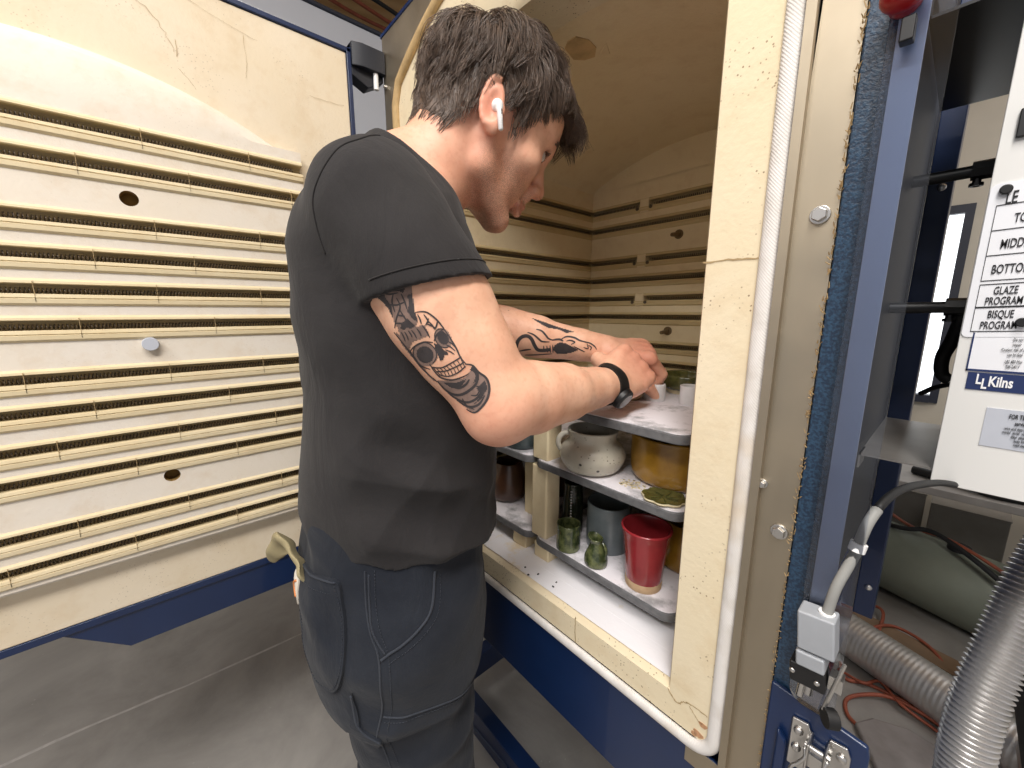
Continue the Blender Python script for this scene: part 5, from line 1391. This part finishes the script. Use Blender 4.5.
# ---- shirt seams
AH = [(-.4179, .1903, 1.4746), (-.4089, .1677, 1.4633), (-.4129, .1524, 1.4553), (-.4169, .1389, 1.4409), (-.4222, .1302, 1.4245), (-.4297, .1254, 1.4056), (-.4339, .1263, 1.3808), (-.4344, .1319, 1.3569)]
surf_line(SHIRT_BVH, AH, .0010, .0002, 10).build('armhole_seam', 'shirt_seam', shirt, smooth=180)
a_ = unit(EL_R-SH_R); cut = SH_R+(EL_R-SH_R)*.40; pn = unit(a_*.45+np.array([.0, .0, -.6]))
u_ = unit(np.cross(pn, (0, 1, 0))); v_ = np.cross(pn, u_); run = []; sm_ = MB(); c0 = cut-pn*.016
for k in range(97):
    a = 2*PI*k/96; d = u_*math.cos(a)+v_*math.sin(a); h = SHIRT_BVH.ray_cast(Vector(c0+d*.12), Vector(-d))
    ok_ = h[0] is not None and .05 < (h[0]-Vector(c0)).length < .0745
    if ok_: run.append(h[0]+h[1]*.0002)
    if (not ok_ or k == 96) and run:
        if len(run) > 3: sm_.tube(run, .0009, 5)
        run = []
sm_.build('sleeve_seam', 'shirt_seam', shirt, smooth=180)
# ---- earbud
eb0 = Vector(H(.0815, -.004, -.001)); dn = (-Vector(HU)*.93+Vector(HF)*-.36+Vector(HR)*.02).normalized()
dn = (Vector((0, 0, -1))*.97+Vector(HF)*.06+Vector(HR)*.06).normalized(); ebo = eb0+Vector(HR)*.0035
e_ = MB(); e_.sphere(ebo-Vector(HR)*.002, .0078, 24, 14, (1, 1, 1.05)); e_.tube([ebo+Vector(HR)*.002+dn*.002, ebo+Vector(HR)*.0035+dn*.008, ebo+Vector(HR)*.0035+dn*.0300, ebo+Vector(HR)*.0035+dn*.0312], [.0062, .0038, .0032, .0022], 18)
eb = e_.build('earbud', 'white_plastic', man, smooth=70)
q_ = ebo+Vector(HR)*.0062+dn*.0085+Vector(HF)*.0016; MB().cyl(q_-dn*.003, q_+dn*.003, .0012, seg=10).build('earbud_vent', 'black_plastic', eb)
# ---- wrist watch
fa = unit(WR_R-EL_R); wc = EL_R+(WR_R-EL_R)*.955; wx = unit(np.cross(fa, UP)); wz = np.cross(wx, fa); rows = [[], [], [], [], []]
for k in range(41):
    a = 2*PI*k/40; d = wx*math.cos(a)+wz*math.sin(a)
    for j, (t_, o_) in enumerate(((-.0125, -.001), (-.0125, .0024), (0, .0032), (.0125, .0024), (.0125, -.001))):
        c_ = wc+fa*t_; h = SKIN_BVH.ray_cast(Vector(c_+d*.06), Vector(-d)); r_ = (h[0]-Vector(c_)).length if h[0] is not None else .03
        rows[j].append(tuple(c_+d*(min(r_, .038)+o_)))
wb = MB().sheet(rows).build('wrist_watch', 'black_rubber', man, smooth=50)
wd_ = unit(wx*.85-wz*.55); h = SKIN_BVH.ray_cast(Vector(wc+wd_*.06), Vector(-wd_)); ws = Vector(wc+wd_*min((h[0]-Vector(wc)).length if h[0] is not None else .03, .036)); W = Vector(wd_)
MB().cyl(ws+W*.001, ws+W*.009, .0185, .0170, 36).build('watch_case', 'black_plastic', wb, bevel=.0012)
MB().cyl(ws+W*.009, ws+W*.0105, .0168, .0150, 36).build('watch_bezel', 'dark_clutter', wb, bevel=.0006)
simple('watch_glass', lin(96, 92, 90), .1, 0, .1); MB().cyl(ws+W*.0104, ws+W*.0110, .0128, seg=36).build('watch_face', 'watch_glass', wb)
MB().cyl(ws+W*.005+Vector(fa)*.017, ws+W*.005+Vector(fa)*.021, .0028, seg=12).build('watch_crown', 'chrome', wb)
# ---- tattoos: ink drawn as shapes laid over the skin
simple('tattoo_ink', lin(62, 56, 57), .6, 0, .25, 120); simple('tattoo_shade', lin(138, 114, 104), .6, 0, .25, 160)
class Ink:
    def __init__(s, c0, U, V, D, sc, ox, oy): s.c = Vector(c0); s.U = Vector(U)*sc; s.V = Vector(V)*sc; s.D = Vector(D).normalized(); s.o = (ox, oy); s.m = MB()
    def p(s, x, y, off):
        q = s.c+s.U*(x-s.o[0])+s.V*(y-s.o[1]); h = SKIN_BVH.ray_cast(q-s.D*.12, s.D, .24)
        if h[0] is None or (h[0]-q).length > .075: return None
        return tuple(h[0]+h[1]*off)
    def quad(s, pts, off):
        q = [s.p(x, y, off) for x, y in pts]
        if all(q): s.m.add(q, [(0, 1, 2, 3)])
    def stroke(s, pts, w, off=.0005, n=5, taper=True):
        P = smoothpts([(x, y, 0) for x, y in pts], n); L, R = [], []
        for i, p in enumerate(P):
            t = (P[min(i+1, len(P)-1)]-P[max(i-1, 0)]); t = t.normalized() if t.length > 0 else Vector((1, 0, 0)); k = i/(len(P)-1)
            ww = w/2*(.45+.55*math.sin(PI*k) if taper else 1); nrm_ = Vector((-t.y, t.x, 0))*ww; L.append(s.p(*(p+nrm_)[:2], off)); R.append(s.p(*(p-nrm_)[:2], off))
        for i in range(len(P)-1):
            if L[i] and L[i+1] and R[i] and R[i+1]: s.m.add([L[i], L[i+1], R[i+1], R[i]], [(0, 1, 2, 3)])
    def fill(s, poly, off=.0004, g=5):
        xs = [a for a, _ in poly]; ys = [b for _, b in poly]
        def ins(x, y):
            c = False; j = len(poly)-1
            for i in range(len(poly)):
                (x1, y1), (x2, y2) = poly[i], poly[j]
                if (y1 > y) != (y2 > y) and x < (x2-x1)*(y-y1)/(y2-y1)+x1: c = not c
                j = i
            return c
        y = min(ys)
        while y < max(ys):
            x = min(xs)
            while x < max(xs):
                if ins(x+g/2, y+g/2): s.quad([(x, y), (x+g, y), (x+g, y+g), (x, y+g)], off)
                x += g
            y += g
    def oval(s, cx, cy, rx, ry, rot=0, off=.0005, g=4):
        s.fill([(cx+rx*math.cos(a)*math.cos(rot)-ry*math.sin(a)*math.sin(rot), cy+rx*math.cos(a)*math.sin(rot)+ry*math.sin(a)*math.cos(rot)) for a in [2*PI*k/28 for k in range(28)]], off, g)
    def loop(s, cx, cy, rx, ry, w, rot=0, a0=0, a1=2*PI):
        s.stroke([(cx+rx*math.cos(a)*math.cos(rot)-ry*math.sin(a)*math.sin(rot), cy+rx*math.cos(a)*math.sin(rot)+ry*math.sin(a)*math.cos(rot)) for a in [a0+(a1-a0)*k/18 for k in range(19)]], w, n=2, taper=False)
    def build(s, name, mat, lab):
        o = s.m.build(name, mat, skin_o, smooth=180, recalc=False); o['label'] = lab; return o
TU, TV, TD = (.6627, .7489, 0.), (-.1353, .1198, -.9835), (-.78, .52, -.10)
SCU = .3858/393.66*.2017
k1 = Ink((-.3514, .1984, 1.2621), TU, TV, TD, SCU, 337, 397)
sh_ = Ink((-.3514, .1984, 1.2621), TU, TV, TD, SCU, 337, 397)
sh_.fill([(40, 110), (60, 70), (110, 40), (200, 20), (275, 10), (282, 110), (285, 190), (300, 250), (270, 300), (235, 320), (200, 300), (175, 250), (165, 190), (140, 150), (110, 130), (75, 115)], .0003, 6)
sh_.fill([(190, 290), (250, 280), (330, 270), (350, 320), (300, 340), (260, 355), (235, 390), (205, 350)], .0003, 6)
sh_.oval(318, 420, 66, 64, 0, .0003, 6); sh_.oval(418, 335, 40, 52, -.4, .0003, 6)
sh_.fill([(370, 560), (430, 560), (520, 545), (560, 490), (600, 520), (638, 560), (640, 620), (610, 700), (560, 740), (500, 700), (440, 640), (400, 600)], .0003, 6)
sh_.fill([(170, 290), (205, 330), (260, 430), (330, 530), (380, 575), (345, 560), (270, 470), (200, 370)], .0003, 6)
sh_.build('tattoo_shading', 'tattoo_shade', 'grey shading of the skull tattoo')
k1.fill([(60, 75), (120, 50), (150, 70), (140, 120), (170, 170), (172, 235), (150, 180), (120, 140), (90, 110)], g=5)
k1.fill([(150, 40), (270, 12), (276, 60), (250, 70), (235, 110), (215, 95), (190, 100), (165, 80)], g=5)
k1.fill([(255, 120), (280, 110), (284, 190), (298, 250), (275, 240), (250, 200), (262, 160)], g=5)
k1.fill([(215, 255), (250, 235), (285, 270), (262, 285), (240, 280), (228, 292), (205, 285)], g=5)
for s_ in ([(200, 130), (215, 175), (190, 230), (172, 280)], [(212, 190), (240, 240), (280, 275)], [(185, 110), (175, 150), (185, 200)], [(225, 110), (240, 150), (250, 190)], [(195, 215), (235, 222)], [(180, 255), (240, 260)],
           [(160, 160), (200, 165), (245, 150)], [(120, 95), (160, 110), (210, 105)]): k1.stroke(s_, 9)
for s_ in ([(290, 205), (340, 203), (385, 235), (415, 272), (432, 300)], [(432, 300), (456, 340), (482, 390), (500, 435), (525, 468)], [(240, 402), (270, 376), (320, 355), (366, 357)], [(372, 350), (388, 318), (420, 290)],
           [(240, 402), (262, 440), (290, 480), (340, 500)], [(165, 300), (230, 395), (290, 490), (372, 572)]): k1.stroke(s_, 9)
for a, b in (((300, 215), (315, 265)), ((330, 215), (352, 258)), ((352, 235), (335, 270)), ((352, 250), (378, 290)), ((318, 268), (352, 332)), ((340, 262), (382, 282)), ((262, 292), (285, 335)), ((290, 285), (310, 325)), ((225, 300), (240, 345)), ((205, 300), (222, 350)), ((245, 295), (262, 330)), ((395, 250), (378, 292))): k1.stroke([a, ((a[0]+b[0])/2+3, (a[1]+b[1])/2), b], 8)
k1.oval(320, 421, 45, 44, .3); k1.oval(418, 334, 26, 36, -.4)
k1.loop(318, 418, 62, 62, 5, 0, 2.4, 7.2); k1.loop(416, 336, 37, 50, 5, -.4, 1.2, 5.6)
k1.fill([(370, 362), (398, 368), (415, 395), (436, 408), (440, 424), (420, 424), (412, 445), (398, 456), (390, 430), (378, 400)], g=4)
for s_ in ([(432, 370), (452, 380), (476, 402)], [(442, 352), (462, 365), (480, 388)], [(425, 395), (450, 405), (470, 420)]): k1.stroke(s_, 7)
T0, T1, T2 = [(350, 488), (400, 490), (450, 466), (505, 432)], [(368, 512), (420, 508), (470, 487), (516, 462)], [(385, 528), (432, 537), (482, 517), (524, 482)]
for s_ in (T0, T1, T2): k1.stroke(s_, 7, taper=False)
I0, I1, I2 = [smoothpts([(x, y, 0) for x, y in t], 6) for t in (T0, T1, T2)]
for i in range(1, 18, 2): k1.stroke([I0[i][:2], I1[i][:2]], 5, n=2); k1.stroke([I1[i][:2], I2[i][:2]], 5, n=2)
k1.stroke([(340, 470), (362, 510), (395, 545), (450, 556), (505, 540), (540, 520)], 9)
for s_, w in (([(520, 470), (560, 478), (590, 515), (626, 545), (641, 592), (632, 650), (602, 700), (560, 738), (520, 722)], 13), ([(372, 565), (420, 622), (480, 642), (540, 612), (580, 562), (566, 500)], 15),
              ([(402, 602), (450, 652), (520, 682), (580, 652), (602, 602), (574, 590)], 13), ([(430, 582), (480, 602), (520, 582), (540, 552)], 13), ([(470, 672), (530, 706), (582, 692), (616, 640)], 13), ([(545, 640), (575, 640), (590, 610)], 8), ([(500, 660), (520, 700), (560, 720)], 9)): k1.stroke(s_, w)
k1.fill([(408, 574), (470, 572), (525, 552), (500, 590), (478, 606), (436, 598)], g=5); k1.fill([(558, 478), (592, 512), (588, 560), (562, 572), (576, 525), (545, 500)], g=5)
k1.fill([(575, 600), (620, 560), (632, 600), (600, 660), (560, 690), (596, 640)], g=5)
k1.build('tattoo', 'tattoo_ink', 'black skull tattoo with crown and scrolls on the right upper arm')
SC2 = .700/393.66*.1074
k2 = Ink((-.4793, .5408, 1.2349), TU, TV, (-.66, .75, -.06), SC2, 512, 307)
k2.stroke([(90, 310), (110, 240), (150, 198), (200, 190), (240, 220), (270, 280), (300, 322), (350, 330), (420, 322)], 34, taper=False)
k2.fill([(455, 285), (500, 252), (560, 258), (620, 288), (690, 325), (640, 350), (560, 365), (480, 360), (450, 330)], g=8)
for s_, w in (([(200, 155), (260, 178), (310, 220), (340, 242), (410, 246)], 18), ([(280, 125), (330, 140), (370, 180), (400, 215), (450, 232)], 18), ([(120, 338), (180, 326), (235, 320)], 16), ([(170, 380), (300, 374), (440, 364)], 12),
              ([(520, 222), (570, 196), (640, 205), (700, 235), (765, 250)], 18), ([(570, 240), (605, 232), (650, 250), (615, 272)], 14), ([(740, 250), (790, 258), (840, 290), (862, 322)], 14), ([(735, 300), (780, 312), (765, 262)], 12),
              ([(640, 290), (700, 320), (750, 345)], 12), ([(355, 285), (362, 345)], 12), ([(385, 285), (395, 350)], 12), ([(415, 280), (425, 355)], 12), ([(440, 275), (448, 355)], 12), ([(430, 230), (500, 222), (540, 240)], 20), ([(780, 280), (810, 300), (800, 330)], 12)): k2.stroke(s_, w)
k2.fill([(220, 10), (330, 48), (450, 92), (600, 138), (640, 152), (560, 162), (500, 128), (380, 108), (300, 62)], g=8)
k2.build('tattoo', 'tattoo_ink', 'black lizard like tattoo on the left forearm')
